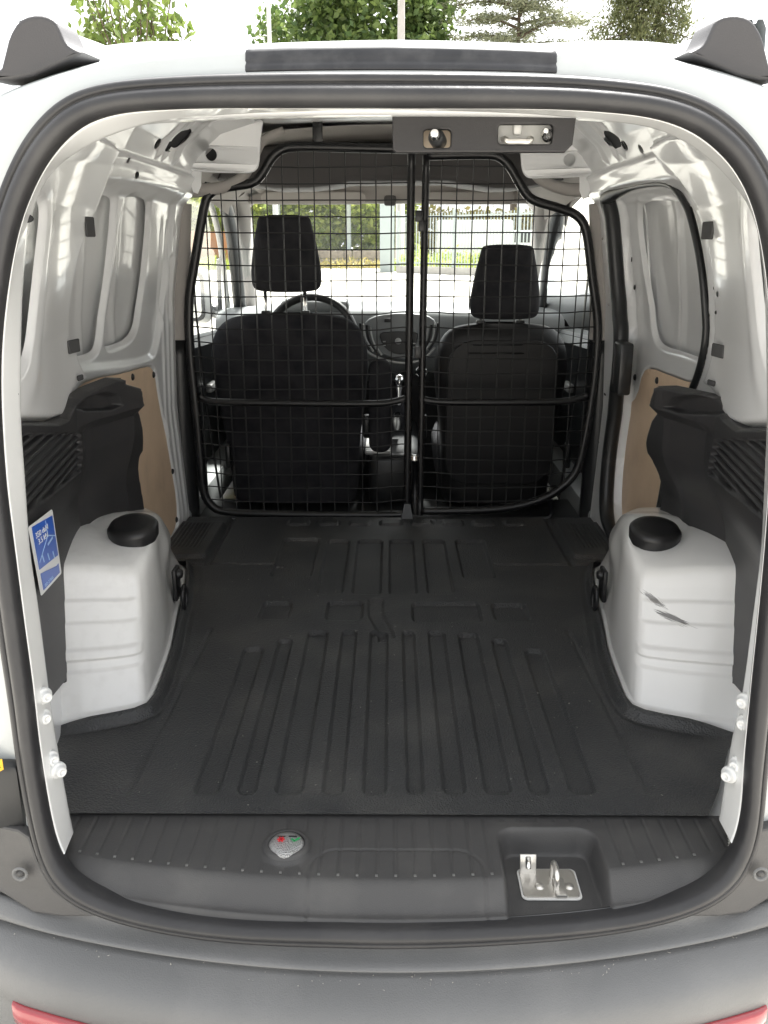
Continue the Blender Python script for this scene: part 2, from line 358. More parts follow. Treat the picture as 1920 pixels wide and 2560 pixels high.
Rw = dict(
 dpost=wp([(540, -120), (650, 20), (740, 110), (800, 200), (862, 330), (905, 520), (930, 720), (932, 980), (900, 1140), (850, 1245), (930, 1290), (970, 1390), (1030, 1478), (1300, 1470), (1600, 1500), (1600, 100), (1000, -200)], 1, .03, 1),
 rec0=wp([(1175, 225), (1140, 300), (1145, 450), (1175, 800), (1200, 1050), (1260, 1190), (1400, 1150), (1400, 600), (1280, 300)], 1, .03),
 door=wp([(350, 190), (520, 140), (690, 120), (760, 180), (830, 330), (885, 600), (905, 850), (900, 1050), (840, 1260), (700, 1500), (640, 2000), (520, 2300), (370, 2060), (345, 1900), (380, 1500), (440, 1000), (420, 800), (395, 450), (370, 260)], 1),
 recA=wp([(530, 230), (640, 222), (800, 235), (840, 420), (880, 700), (900, 1000), (905, 1120), (740, 1060), (630, 1030), (590, 960), (560, 700), (520, 420), (508, 280)], 1, -.04),
 recB=wp([(800, 250), (1000, 260), (1000, 1080), (900, 1120), (850, 1050), (838, 850), (810, 500), (785, 330)], 1, -.04),
 ply=wp([(500, 1170), (545, 1150), (640, 1190), (760, 1235), (900, 1260), (900, 2100), (700, 2300), (470, 2180), (390, 2080), (365, 1960), (390, 1700), (430, 1350), (470, 1310)], 1, -.02, 1))
def bumps(U, V, seed):
    return .0012*np.sin(U*9+seed)*np.sin(V*7+seed*2)
def wall_h(U, V, side):
    D = Lw if side < 0 else Rw; h = np.zeros(U.shape)+bumps(U, V, 1 if side < 0 else 3)
    sdp = sd_poly(U, V, D['dpost']); dp = 1-sst(-.012, .006, sdp)
    if side < 0:
        fr = 1-sst(-.012, .012, sd_poly(U, V, D['frame'])); h -= .014*fr
        for k in ('recA', 'recB'): h -= .013*(1-sst(.0, .016, sd_poly(U, V, D[k])))
        pl = 1-sst(-.004, .006, sd_poly(U, V, D['ply'])); h -= .016*pl*(1-fr)
        for yc in (2.80, 2.86, 2.915): h += .006*np.exp(-((U-yc+.03*V)/.008)**2)*sst(.0, .06, V)*(1-sst(.95, 1.02, V))
        h -= .012*(1-sst(-.006, .006, sd_box(U, V, 2.87, .79, .014, .10, .012)))
    else:
        dr = 1-sst(-.006, .006, sd_poly(U, V, D['door'])); h -= .045*dr
        for k in ('recA', 'recB'): h -= .012*dr*(1-sst(.0, .014, sd_poly(U, V, D[k])))
        h -= .012*dr*(1-sst(-.003, .005, sd_poly(U, V, D['ply'])))
    # roof side rail: a boxed section standing proud above the panels
    h += .030*sst(1.035, 1.075, V)*(1-dp)*(1-sst(2.93, 3.0, U))
    h -= .018*sst(1.115, 1.13, V)*(1-dp)
    for yc, w in ((2.44, .012), (2.50, .008), (2.62, .02)): h += .010*np.exp(-((U-yc)/w)**4)*sst(1.13, 1.15, V)
    h = h*(1-dp)+dp*(.032+.004*np.sin(V*6)+bumps(U, V, 5))
    if side > 0: h -= .04*(1-sst(.34, .46, V))*(1-sst(1.75, 1.95, U))
    h -= .012*dp*(1-sst(.0, .012, sd_poly(U, V, D['rec0'])))
    e = sd_poly(U, V, D['rec0'] if side < 0 else D['rec0']); h += .004*dp*np.exp(-((e-.05)/.03)**2)
    return h
def holes_px(side):
    q = [('ell', 690, 84, 12, 22), ('ell', 640, 2, 9, 18), ('ell', 1041, 423, 6, 7), ('ell', 1001, 788, 6, 7), ('ell', 1008, 1280, 6, 7), ('ell', 1043, 1542, 6, 7), ('ell', 1070, 1808, 6, 7), ('ell', 973, -120, 42, 70), ('ell', 845, -90, 14, 36), ('ell', 905, -75, 16, 34)] if side < 0 else \
        [('ell', 932, 708, 5, 14), ('ell', 954, 742, 6, 16), ('ell', 948, 843, 4, 14), ('ell', 322, 435, 6, 7), ('ell', 358, 800, 6, 7), ('ell', 336, 1296, 6, 7), ('ell', 298, 1558, 6, 7), ('ell', 266, 1823, 6, 7), ('ell', 415, -110, 34, 62), ('ell', 470, -80, 14, 34), ('ell', 560, -60, 12, 30)]
    out = []
    for k, x, y, a, b in q:
        c = zp([(x, y), (x+a, y), (x, y+b), (x-a, y)], OL if side < 0 else OR_, SW)
        h = .03 if (x < 560 if side < 0 else x > 850) else .0
        w = [yv(on_wall(px, py, side, h)) for px, py in c]
        out.append((k, w[0][0], w[0][1], max(abs(w[1][0]-w[3][0])/2, .003), max(abs(w[2][1]-w[0][1]), .003)))
    return out
HL = {s: holes_px(s) for s in (-1, 1)}
def wall_region(U, V, side):
    s = np.full(U.shape, -1.)
    for k in (('recA', 'recB', 'rec0') if side < 0 else ('recB', 'recA', 'rec0')):
        q = sd_poly(U, V, (Lw if side < 0 else Rw)[k])
        s = np.maximum(s, -q)
    for k, cy, cz, a, b in HL[side]:
        if max(a, b) < .0085: continue
        q = sd_box(U, V, cy, cz, a, b, min(a, b)*.3) if k == 'box' else sd_ell(U, V, cy, cz, a, b)
        s = np.maximum(s, -q)
    return s
def backing(side):
    for k, cy, cz, a, b in HL[side]:
        if max(a, b) < .0085:
            hh_ = float(wall_h(np.array([[cy]]), np.array([[cz]]), side)[0, 0]); lathe('pillar_hole_dot', [(0, .002), (.003, .002), (.0042, 0)], M['cavity'], van, (side*(WV(cy, cz)-hh_-.0005), cy, float(z_of(cy, cz))), axis='X', ns=10, rot=Matrix.Rotation(math.pi if side > 0 else 0, 3, 'Z')); continue  # small pillar holes as dark dots, their shade put into the colour
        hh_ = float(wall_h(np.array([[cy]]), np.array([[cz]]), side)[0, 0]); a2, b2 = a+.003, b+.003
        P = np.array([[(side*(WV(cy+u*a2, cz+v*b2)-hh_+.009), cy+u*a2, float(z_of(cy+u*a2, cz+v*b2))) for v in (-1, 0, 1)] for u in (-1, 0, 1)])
        mk_grid('hole_shade_backing', P, M['cavity'], van)  # dark sheet added behind each opening to paint its inner shade
yy = np.arange(1.285, 3.0, .0052); zz = np.arange(-.03, 1.279, .0052)
for s, nm in ((-1, 'side panel'), (1, 'sliding door side panel')):
    hfield('side_wall', yy, zz, lambda U, V: np.stack([s*(WV(U, V)-wall_h(U, V, s)), U, z_of(U, V)], -1), M['paint_in'], van, region=lambda U, V: wall_region(U, V, s))
    backing(s)
    y2 = np.linspace(1.3, 3.0, 120); z2 = np.linspace(-.05, 1.279, 60)
    hfield('outer_skin', y2, z2, lambda U, V: np.stack([s*(WV(U, V)+(.042 if s < 0 else .080)-.045*(1-sst(1.6, 2.1, U))*(s > 0)+.004*np.sin(U*9)-.006*np.exp(-(((U-2.02) % .26-.13)/.02)**4)), U, z_of(U, V)], -1), M['skin'], van)

for s, pts in ((-1, ((408, 1030, 34, 76), (497, 370, 34, 112), (444, 1204, 18, 32))), (1, ((906, 390, 30, 100), (962, 1055, 28, 76), (925, 1233, 18, 32)))):
    for x, y, w_, h_ in pts:
        O = OL if s < 0 else OR_; c = on_wall(*zp([(x, y)], O, SW)[0], s, .036); e0, e1 = on_wall(*zp([(x-w_/2, y)], O, SW)[0], s, .036), on_wall(*zp([(x+w_/2, y)], O, SW)[0], s, .036); t0, t1 = on_wall(*zp([(x, y-h_/2)], O, SW)[0], s, .036), on_wall(*zp([(x, y+h_/2)], O, SW)[0], s, .036)
        box('pillar_slot', tuple(c), (.005, abs(e1[1]-e0[1]), abs(t1[2]-t0[2])), M['slot'] if 'slot' in M else M.setdefault('slot', mat('slot_shade', (.06, .06, .062), .7)), van, .002, rot=Matrix.Rotation(R(8*s), 3, 'Z'), seg=1)  # raised dark plates; the slots' inner shade is only their colour
# ---- load bay ceiling with shallow pressed ribs
def ceil_z(U, V): return zmax(V)-.004+.012*(1-(U/.45)**2)+.006*np.cos(V*2*math.pi/.16)*sst(.0, .08, .42-np.abs(U))
hfield('ceiling_panel', np.arange(-.46, .461, .02), np.arange(1.28, 3.02, .01), lambda U, V: np.stack([U, V, ceil_z(U, V)], -1), M['paint_in'], van)
# rear header cross member behind the flange
P = np.stack([np.stack([x, RY(x, 1.08)+dy, 1.085-.22*x*x*0+dz-.12*np.abs(x)**3], 1) for dy, dz in ((.07, .045), (.075, .018), (.085, .010), (.14, .010), (.2, .03), (.24, .05), (.25, .056)) for x in (np.linspace(-.46, .46, 60),)], 0)
mk_grid('rear_header', P, M['paint_in'], van)

# ================================================================== load floor
floor_poly_half = [(.535, 1.262), (.575, 1.33), (.64, 1.46), (.675, 1.512), (.60, 1.534), (.545, 1.556), (.512, 1.572), (.493, 1.592), (.486, 1.63), (.490, 1.72), (.502, 1.85), (.524, 2.0), (.539, 2.107), (.567, 2.30), (.60, 2.43), (.69, 2.455), (.70, 2.60), (.70, 2.93)]
mat_poly = np.array([(-x, y) for x, y in floor_poly_half]+[(x, y) for x, y in floor_poly_half[::-1]])
ZO, ZSs = (400, 1260), 1160/1659.
def fz(x, y): return aZ(ZO[0]+x*ZSs, ZO[1]+y*ZSs, 0.)
bars = []
for a, b, top in ((120, 210, 530), (275, 340, 500), (410, 510, 470), (580, 655, 468), (725, 810, 468), (885, 945, 468), (1015, 1095, 470), (1165, 1260, 478), (1325, 1395, 500), (1470, 1560, 535)):
    p0, p1 = fz(a, 1056), fz(b, 1056); yt = fz(830, top)[1]; bars.append((p0[0], p1[0], p0[1], yt))
pads = []
for a, b, t, u in ((560, 652, 140, 335), (686, 790, 140, 337), (820, 920, 140, 338), (958, 1052, 140, 336), (590, 722, 362, 430), (905, 1155, 365, 438), (1200, 1325, 370, 434), (350, 460, 365, 426), (395, 540, 135, 275), (1085, 1200, 140, 280)):
    p0, p1 = fz(a, u), fz(b, u); pads.append((p0[0], p1[0], p0[1], fz(830, t)[1]))
def mat_h(U, V):
    s = sd_poly(U, V, mat_poly); h = np.full(U.shape, .0125)
    for x0, x1, y0, y1 in bars: h -= .0105*(1-sst(-.004, .0025, sd_box(U, V, (x0+x1)/2, (y0+y1)/2, (x1-x0)/2, (y1-y0)/2, .016)))
    for x0, x1, y0, y1 in pads: h -= .011*(1-sst(-.004, .0025, sd_box(U, V, (x0+x1)/2, (y0+y1)/2, (x1-x0)/2, (y1-y0)/2, .02)))
    sc = -.012+.03*sst(1.95, 2.12, V)*-1                              # middle rib that swings aside
    h -= .0065*(1-sst(-.006, .004, np.maximum(np.abs(U-sc-.006)-.02, np.maximum(1.95-V, V-2.19))))
    for sx in (-1, 1):                                             # long seams beside the ribs
        xs = (-.62 if sx < 0 else .63)+0*V; h -= .004*np.exp(-((U-sx*(.455-.02*(V-1.3)))/.005)**2)*(1-sst(1.98, 2.02, V))*sst(1.31, 1.33, V)
        cor = (1-sst(-.01, .006, sd_box(U, V, sx*.64, 2.68, .085, .17, .02)))
        h += cor*.012+cor*.0028*np.sin((U)*2*math.pi/.0125)*(1-sst(-.03, -.012, sd_box(U, V, sx*.65, 2.70, .075, .14, .02)))
        h -= .010*np.exp(-((U-sx*(.545+.0*V))/.008)**2)*sst(2.44, 2.47, V)
    h -= .006*np.exp(-((V-2.46)/.006)**2)*sst(.30, .33, np.abs(U))
    h += .010*sst(2.80, 2.84, V)*(1-sst(-.35, -.30, -np.abs(U)))*0
    for k in range(-3, 5): h += .008*(1-sst(-.008, .006, sd_box(U, V, .005+k*.105, 2.86, .036, .03, .015)))
    sidew = sst(1.50, 1.54, V)*(1-sst(2.42, 2.47, V))*sst(.40, .46, np.abs(U))+.0
    h += .023*sst(-.022, -.006, s)*sidew+.002*np.exp(-((s+.034)/.008)**2)*sidew
    h += .006*(1-sst(1.268, 1.275, V))*0
    return h
floor_mat = hfield('cargo_floor_liner', np.arange(-.716, .7161, .0028), np.arange(1.258, 2.936, .0045), lambda U, V: np.stack([U, V, mat_h(U, V)], -1), M['mat'], None,
                   region=lambda U, V: sd_poly(U, V, mat_poly), label='black ribbed rubber liner covering the floor of the van load bay', cat='floor liner')
# steel floor below and the white raised floor beside it
hfield('steel_floor', np.linspace(-.72, .72, 40), np.linspace(1.285, 3.0, 40), lambda U, V: np.stack([U, V, np.full(U.shape, -.014)], -1), M['paint_in'], van)

# ---- wheel arches
ARC = [((.77, 1.518, .0), (.77, 1.650, .300)), ((.70, 1.522, .0), (.70, 1.656, .295)), ((.60, 1.546, .0), (.605, 1.686, .284)), ((.535, 1.574, .0), (.560, 1.704, .274)), ((.505, 1.592, .0), (.538, 1.718, .271)), ((.496, 1.612, .0), (.528, 1.738, .273)),
       ((.499, 1.680, .0), (.521, 1.785, .283)), ((.512, 1.843, .0), (.524, 1.865, .292)), ((.535, 2.0, .0), (.545, 1.97, .296)), ((.549, 2.107, .0), (.565, 2.06, .288)), ((.577, 2.30, .0), (.60, 2.17, .262)), ((.605, 2.42, .0), (.66, 2.26, .25)), ((.69, 2.46, .0), (.71, 2.30, .24)), ((.77, 2.47, .0), (.77, 2.32, .24))]
def arch(s):
    n = 140; FS = cr([(*a, *b) for a, b in ARC], n); Fp, Sp = FS[:, :3], FS[:, 3:]
    # matching stations
    L = lambda q: None
    T = np.array([.70, 1.93, .315]); rows = []
    cen = np.array([.75, 1.95, 0])
    vs = np.r_[np.linspace(0, .9, 90)]
    nrm = np.gradient(Fp, axis=0); nrm = np.stack([-nrm[:, 1], nrm[:, 0], 0*nrm[:, 0]], 1); nrm /= np.linalg.norm(nrm, axis=1)[:, None]
    if nrm[n//2, 0] > 0: nrm = -nrm
    rear = sst(.35, .75, -nrm[:, 1]); front = sst(.45, .6, np.linspace(0, 1, n))
    for v in vs:
        e = .007*(1-sst(.105, .12, v))+.005*(1-sst(.36, .375, v))*rear+.006*sst(.43, .445, v)*(1-sst(.49, .52, v))*rear-.005*sst(.66, .675, v)*rear-.005*sst(.80, .815, v)*rear
        e = e+front*(.012*np.exp(-((v-.75)/.16)**2)-.010*np.exp(-((v-.4)/.15)**2)*np.exp(-((np.linspace(0, 1, n)-.62)/.12)**2))
        rows.append(Fp+(Sp-Fp)*v+nrm*np.reshape(e, (-1, 1)))
    e9 = nrm*np.reshape(-.010*rear, (-1, 1))
    a = rows[-1]; b = Sp+e9*.5; c0 = Sp+(T-Sp)*np.array([.09, .09, 0])+(np.array([0, 0, 1.])*.009); c0[:, 2] += .0
    for t in np.linspace(.15, 1, 8): rows.append(a*(1-t)**2+2*t*(1-t)*b+t*t*c0)
    for t in (.2, .4, .6, .8, 1.): rows.append(c0*(1-t)+t*T+np.array([0, 0, .012*math.sin(math.pi*t)]))
    P = np.stack(rows, 1); P[..., 0] *= s
    o = mk_grid('wheel_arch', P, M['arch_r' if s > 0 else 'paint_arch'], van)
    # black cap, octagonal, leaning to the doorway
    cx, cy, cz = (.582 if s > 0 else .568), (1.835 if s > 0 else 1.85), .322
    lathe('arch_cap', [(0.0, .016), (.034, .016), (.046, .0145), (.052, .009), (.053, .002), (.051, -.02)], M['black_cap'], o, (s*cx, cy, cz), ns=48, rot=Matrix.Rotation(R(11), 3, 'X'), sq=lambda w: min(1.06, 1/max(abs(math.cos(w)), abs(math.sin(w))/1.45, (abs(math.cos(w))+abs(math.sin(w))/1.3)/1.32)))
    # spring strut top plate between cap and trim
    V = [(.60, 1.80, .338), (.68, 1.78, .335), (.695, 1.97, .385), (.60, 1.99, .385)]
    # tie-down: plate, ring and pin on the inner side
    x0 = .538
    t = box('tie_down_bracket', (s*(x0+.004), 2.085, .10), (.012, .05, .085), M['black_cap'], o, .005)
    w = np.linspace(0, 2*math.pi, 28, endpoint=False)
    tube('tie_down_ring', np.stack([s*(x0-.014)+0*w, 2.085+.021*np.cos(w), .062+.03*np.sin(w)], 1), .0055, M['black_cap'], o, closed=True)
    lathe('tie_down_pin', [(0, .012), (.009, .011), (.012, .006), (.013, 0)], M['black_cap'], o, (s*(x0-.002), 2.085, .125), axis='X', rot=Matrix.Rotation(math.pi if s > 0 else 0, 3, 'Z'), ns=16)
    return o
M['paint_arch'] = mat('arch_white_paint', (.86, .86, .85), .28, coat=.7, col2=(.83, .83, .815), mixs=5, bump=[('n', 10, .0006)], dust=((.30, .28, .25), .12, 40))
def scuffed():
    m = mat('scuffed_white_paint', (.86, .86, .85), .28, coat=.7, col2=(.83, .83, .815), mixs=5, bump=[('n', 10, .0006)]); n = m.node_tree; b = n.nodes['Principled BSDF']
    src = b.inputs['Base Color'].links[0].from_socket; tc = n.nodes.new('ShaderNodeTexCoord')
    prev = src
    for loc, rot, sc, ns, amt in (((.548, 1.70, .222), (0, R(28), 0), (.026, .3, .007), 34, .8), ((.577, 1.69, .196), (0, R(14), 0), (.036, .3, .0075), 24, .95)):
        mp = n.nodes.new('ShaderNodeMapping'); mp.vector_type = 'TEXTURE'; mp.inputs['Location'].default_value = loc; mp.inputs['Rotation'].default_value = rot; mp.inputs['Scale'].default_value = sc
        n.links.new(tc.outputs['Object'], mp.inputs['Vector'])
        ln = n.nodes.new('ShaderNodeVectorMath'); ln.operation = 'LENGTH'; n.links.new(mp.outputs[0], ln.inputs[0])
        no = n.nodes.new('ShaderNodeTexNoise'); no.inputs['Scale'].default_value = ns/10; no.inputs['Detail'].default_value = 8
        m2 = n.nodes.new('ShaderNodeMapping'); m2.inputs['Scale'].default_value = (.5, .5, 2.2); n.links.new(mp.outputs[0], m2.inputs['Vector']); n.links.new(m2.outputs[0], no.inputs['Vector'])
        ad = n.nodes.new('ShaderNodeMath'); ad.operation = 'SUBTRACT'; n.links.new(no.outputs[0], ad.inputs[0])
        ha = n.nodes.new('ShaderNodeMath'); ha.operation = 'MULTIPLY'; ha.inputs[1].default_value = .42; n.links.new(ln.outputs['Value'], ha.inputs[0]); n.links.new(ha.outputs[0], ad.inputs[1])
        mr = n.nodes.new('ShaderNodeMapRange'); mr.inputs['From Min'].default_value = .16; mr.inputs['From Max'].default_value = .24; mr.inputs['To Max'].default_value = amt; n.links.new(ad.outputs[0], mr.inputs['Value'])
        x = n.nodes.new('ShaderNodeMix'); x.data_type = 'RGBA'; n.links.new(mr.outputs[0], x.inputs[0]); n.links.new(prev, x.inputs[6]); x.inputs[7].default_value = (.10, .095, .09, 1); prev = x.outputs[2]
    n.links.new(prev, b.inputs['Base Color']); return m
M['arch_r'] = scuffed()
M['black_cap'] = mat('moulded_black_plastic', (.016, .016, .017), .38)
arL, arR = arch(-1), arch(1)
arL['label'] = 'white wheel arch box with black octagonal cap'; arR['label'] = 'white wheel arch box with dark scuff marks'

# ================================================================== sill trim
def edge_y(x): return 1.118+.26*x*x*.85                            # where the ribbed top ends
def lip_y(x): return 1.051+.262*x*x
POC = (.257, 1.170)                                               # lock pocket
def sill_h(U, V):
    e = edge_y(U); h = .004+0*U
    endL = sst(.44, .50, np.abs(U))
    slope = sst(.0, .048, e-V)*(1-endL)
    h -= .030*slope
    h -= .020*endL*sst(0, .05, e-V)
    rib = np.exp(-((((U+.004) % .0295)-.01475)/.0018)**2)
    stop = sst(.004, .008, V-e)
    circ = sst(.043, .047, np.hypot(U+.163, (V-1.186)*.9))
    pk = sd_box(U, V, POC[0], POC[1]-.02, .088, .10, .02)
    h -= .0022*rib*stop*circ*sst(.004, .008, pk)*(1-sst(1.262, 1.268, V))
    h += .006*(1-sst(.030, .043, np.hypot(U+.163, (V-1.186)*.9)))
    # cover lid seam
    lid = sd_box(U, V, .012, 1.09, .135, .093, .045); h -= .0025*np.exp(-(lid/.0022)**2)*(V > 1.06)
    for xs in (.125+.02, -.123-.01): h -= .0
    # lock pocket
    p = sd_box(U, V, POC[0], POC[1]-.028, .068+.10*(1.24-V)*.12, .085, .018)
    h = h*sst(-.001, .014, p)+(-.042)*(1-sst(-.001, .014, p))
    return h
su = np.arange(-.56, .561, .0022); sv = np.linspace(0, 1, 96)
U, T_ = np.meshgrid(su, sv, indexing='ij'); V0 = lip_y(U); V1 = 1.273+0*U; V = V0+(V1-V0)*T_
H = sill_h(U, V); H = H-.022*(1-sst(.0, .014, V-V0))
cx_ = (np.abs(U[:-1, :-1]) < .522+.33*np.clip(V[:-1, :-1]-1.13, 0, .2)) & (T_[:-1, :-1] > -.1)
sill = mk_grid('sill_trim', np.stack([U, V, H], -1), M['sill'], van, keep=cx_, label='ribbed dark grey plastic sill trim')
# rib ends: pale nubs
for k in range(-17, 18):
    x = k*.0295+.0107
    if abs(x) > .50 or abs(x-POC[0]) < .092: continue
    box('rib_end', (x, edge_y(x)+.004, .0048), (.0042, .0045, .0022), M['nub'] if 'nub' in M else M.setdefault('nub', mat('pale_rib_end', (.16, .16, .155), .5)), sill, .0006, seg=1)
# lock striker in the pocket
hb = np.array((POC[0]-.004, POC[1]-.014, -.0385))
lp = plate('striker_plate', [rect(-.044, -.030, .044, .034, .008)], .003, .0006, lambda u, v, w: hb+np.array((u, v, w)), M['zinc'], van)
plate('striker_gasket', [rect(-.047, -.033, .047, .037, .009)], .002, .0004, lambda u, v, w: hb+np.array((u, v, w-.0015)), M['zincpaint'], lp)
tube('striker_loop', cr([(hb[0]+.008, hb[1]-.016, hb[2]), (hb[0]+.008, hb[1]-.016, hb[2]+.024), (hb[0]+.008, hb[1]-.008, hb[2]+.032), (hb[0]+.008, hb[1]+.008, hb[2]+.032), (hb[0]+.008, hb[1]+.016, hb[2]+.024), (hb[0]+.008, hb[1]+.016, hb[2])], 30), .0048, M['zinc'], lp)
box('striker_rib', (hb[0]+.014, hb[1]-.012, hb[2]+.004), (.018, .04, .006), M['zinc'], lp, .002)
tg = box('latch_tongue', (hb[0]-.030, hb[1]+.028, hb[2]+.016), (.026, .003, .032), M['zinc'], lp, .001, rot=Matrix.Rotation(R(-14), 3, 'X'))
tube('latch_pin', [(hb[0]-.030, hb[1]+.022, hb[2]+.012), (hb[0]-.030, hb[1]+.030, hb[2]+.028)], .0045, M['chrome'], tg)
for x in (-.016, .030): lathe('rivet', [(0, .0035), (.004, .003), (.0075, .0012), (.008, 0)], M['zinc'], lp, tuple(hb+np.array((x, -.006, .0015))), ns=16)
M['knobface'] = mat('silver_foil', (.5, .5, .5), .3, metal=.85, bump=[('v', 420, .002)])
# round turn knob with red and green marks
kn = lathe('tank_cap_knob', [(.038, .0), (.036, .006), (.031, .008), (.0285, .007)], M['sill'], van, (-.163, 1.186, .007), ns=32)
kc = lathe('knob_face', [(0, .010), (.018, .0095), (.0255, .008), (.028, .004), (.028, -.004)], M['knobface'], kn, (-.163, 1.184, .009), ns=32, sq=lambda w: 1+.22*max(0, -math.sin(w))**8)
M['markr'] = mat('red_mark', (.7, .03, .04), .5); M['markg'] = mat('green_mark', (.02, .4, .12), .5)
for a in (0, 60, 120): box('red_cross', (-.172, 1.187, .0197), (.012, .0026, .001), M['markr'], kn, 0, rot=Matrix.Rotation(R(a), 3, 'Z'))
for dx, dy, a, l in ((-.0145, 0, 45, .008), (-.009, .0008, -45, .012)): box('green_tick', (-.163+.020+dx+.005, 1.186+dy, .0197), (l, .0026, .001), M['markg'], kn, 0, rot=Matrix.Rotation(R(-a), 3, 'Z'))
for dx in (-.009, .009): box('arrow_mark', (-.163+dx, 1.1945, .0195), (.013, .002, .001), M['dashd'], kn, 0)

# ================================================================== bumper
bx = np.linspace(-.80, .80, 121)
def bpr(x):
    yb = .955+.30*x*x+.10*max(0, abs(x)-.55); ys = RY(x, -.06)
    side = float(sst(.50, .62, abs(x)))
    top = -.085+.03*side
    return [(ys+.02, -.03), (ys+.012, -.062), (ys+.002, -.074+.02*side), (ys-.03, -.082+.0*side), (yb+.085, -.090), (yb+.055, -.096), (yb+.03, -.103), (yb+.012, -.113), (yb+.002, -.128), (yb-.003, -.15), (yb+.001, -.172), (yb+.004, -.178), (yb+.0045, -.26), (yb+.02, -.34), (yb+.08, -.40)]
P = np.array([[(x, *q) for q in chaikin(bpr(x), 2, False)] for x in bx])
bump = mk_grid('bumper', P, M['bumper'], van, label='grey plastic rear bumper')
for s in (-1, 1):
    # raised corner piece below the lamp, with its screw
    pl = [on_rear(x if s < 0 else 1950-x, y, -.012) for x, y in [(-140, 2010), (-60, 2060), (40, 2080), (70, 2100), (90, 2160), (130, 2230), (190, 2275), (240, 2300), (150, 2300), (80, 2290), (0, 2240), (-140, 2200)]]
    loop = [(p[0], p[2]) for p in pl]
    if s > 0: loop = loop[::-1]
    cp = plate('bumper_corner_piece', [loop], .02, .004, lambda u, v, w: (u, RY(u, v)+.004+w, v), M['sill'], bump)
    c = on_rear(52 if s < 0 else 1900, 2182, -.014)
    sc = lathe('screw_cup', [(.0, -.004), (.006, -.004), (.008, .001), (.011, .003), (.0125, .0)], M['bumper'], bump, (c[0], c[1]-.003, c[2]), axis='Y', ns=20)
    lathe('screw', [(0, .003), (.004, .003), (.006, 0)], M['sill'], sc, (c[0], c[1]-.002, c[2]), axis='Y', ns=12)
    # red reflector following the bumper
    V = []; xs = np.linspace(.40, .57, 16)
    P = np.array([[(s*x, .955+.30*x*x+.10*max(0, x-.55)-.0035+d, z) for z, d in ((-.170, .004), (-.171, -.003), (-.174, -.0055), (-.192, -.006), (-.206, -.004), (-.209, .004))] for x in xs])
    P[0, :, 1] += .004; P[-1, :, 1] += .004
    mk_grid('red_reflector', P, M['red'], bump)
for x, y, r in ((745, 2372, .006), (1768, 2320, .006)):
    c = aZ(x, y, -.083); lathe('bumper_clip', [(0, .004), (r*.6, .004), (r, 0)], M['dashd'], bump, tuple(c), ns=12)

# ================================================================== things on the doorway
for s, pts in ((-1, [(110, 1740), (108, 1793), (127, 1897), (146, 1926)]), (1, [(1862, 1754), (1862, 1808), (1843, 1912), (1823, 1937)])):
    for i, (x, y) in enumerate(pts):
        c = on_rear(x, y, .05)
        rt = Matrix.Rotation(R(-s*52), 3, 'Z')
        b = lathe('hinge_bolt', [(.0135, -.004), (.0135, .001), (.012, .003), (.0085, .0035), (.0085, .010), (.007, .0115), (.004, .0115), (.0035, .009), (0, .009)], M['paint'], flange, tuple(c), axis='Y', ns=18, rot=rt)
for px, a, b_ in ((((69, 546)), .010, .006), ((28, 962), .005, .008), ((32, 987), .010, .005), ((36, 1322), .006, .010), ((53, 1308), .003, .006), ((119, 1840), .003, .007), ((1852, 1855), .003, .007), ((278*.87, 322), .020, .005), ((1746, 331), .020, .005)):
    c = on_rear(px[0], px[1], .060); s = -1 if px[0] < 960 else 1
    top = px[1] < 400
    rt = Matrix.Rotation(R(-s*48), 3, 'Z') if not top else Matrix.Rotation(R(s*28), 3, 'Y') @ Matrix.Rotation(R(-50), 3, 'X')
    lathe('flange_slot', [(0, -.0005), (a*.95, -.0005), (a, -.002)], M['cavity'], flange, tuple(c), axis='Y', ns=20, rot=rt, sq=lambda w: 1.0 if a == b_ else 1/math.sqrt(math.cos(w)**2+(a/b_*math.sin(w))**2))  # dark discs on the flange, coloured like the shade in open holes
# dark lamp strip on the roof edge
lx = np.linspace(-.187, .214, 60)
def roof_edge(x, t):                                               # between seal and roof edge
    th = math.atan2(1, 0); X = x
    zs = np.interp(x, (rs*np.cos(TH))[TH > .6][::-1][np.argsort((rs*np.cos(TH))[TH > .6][::-1])], (CZ+rs*np.sin(TH))[TH > .6][::-1][np.argsort((rs*np.cos(TH))[TH > .6][::-1])]) if False else None
sx = (rs+.024)*np.cos(TH); sz = CZ+(rs+.024)*np.sin(TH); o1 = np.argsort(sx[TH > .9]); sxu, szu = sx[TH > .9][o1], sz[TH > .9][o1]
ex_ = re_*np.cos(TH); ez = CZ+re_*np.sin(TH); m_ = (TH > .9) & (TH < 2.3); o2 = np.argsort(ex_[m_]); exu, ezu = ex_[m_][o2], ez[m_][o2]
m_ = (TH > .9) & (TH < 2.3); o1 = np.argsort(sx[m_]); sxu, szu = sx[m_][o1], sz[m_][o1]
rowz = [(.0, -.004), (.06, .001), (.12, .0025), (.30, .003), (.42, .001), (.5, .003), (.80, .0035), (.92, .0025), (.99, -.004)]
P = np.array([[(x, RY(x, 0)+.12*(zz_ := float(np.interp(x, sxu, szu)*(1-t)+np.interp(x, exu, ezu)*t))+.012+.012*t-d, zz_) for t, d in rowz] for x in lx])
P[0, :, 1] += .012; P[-1, :, 1] += .012
mk_grid('roof_edge_lamp_strip', P, M['lampstrip'], van, label='dark weathered strip across the middle of the rear roof edge')
M['latchblk'] = mat('latch_cover_plastic', (.014, .013, .014), .5, bump=[('n', 700, .0003)])
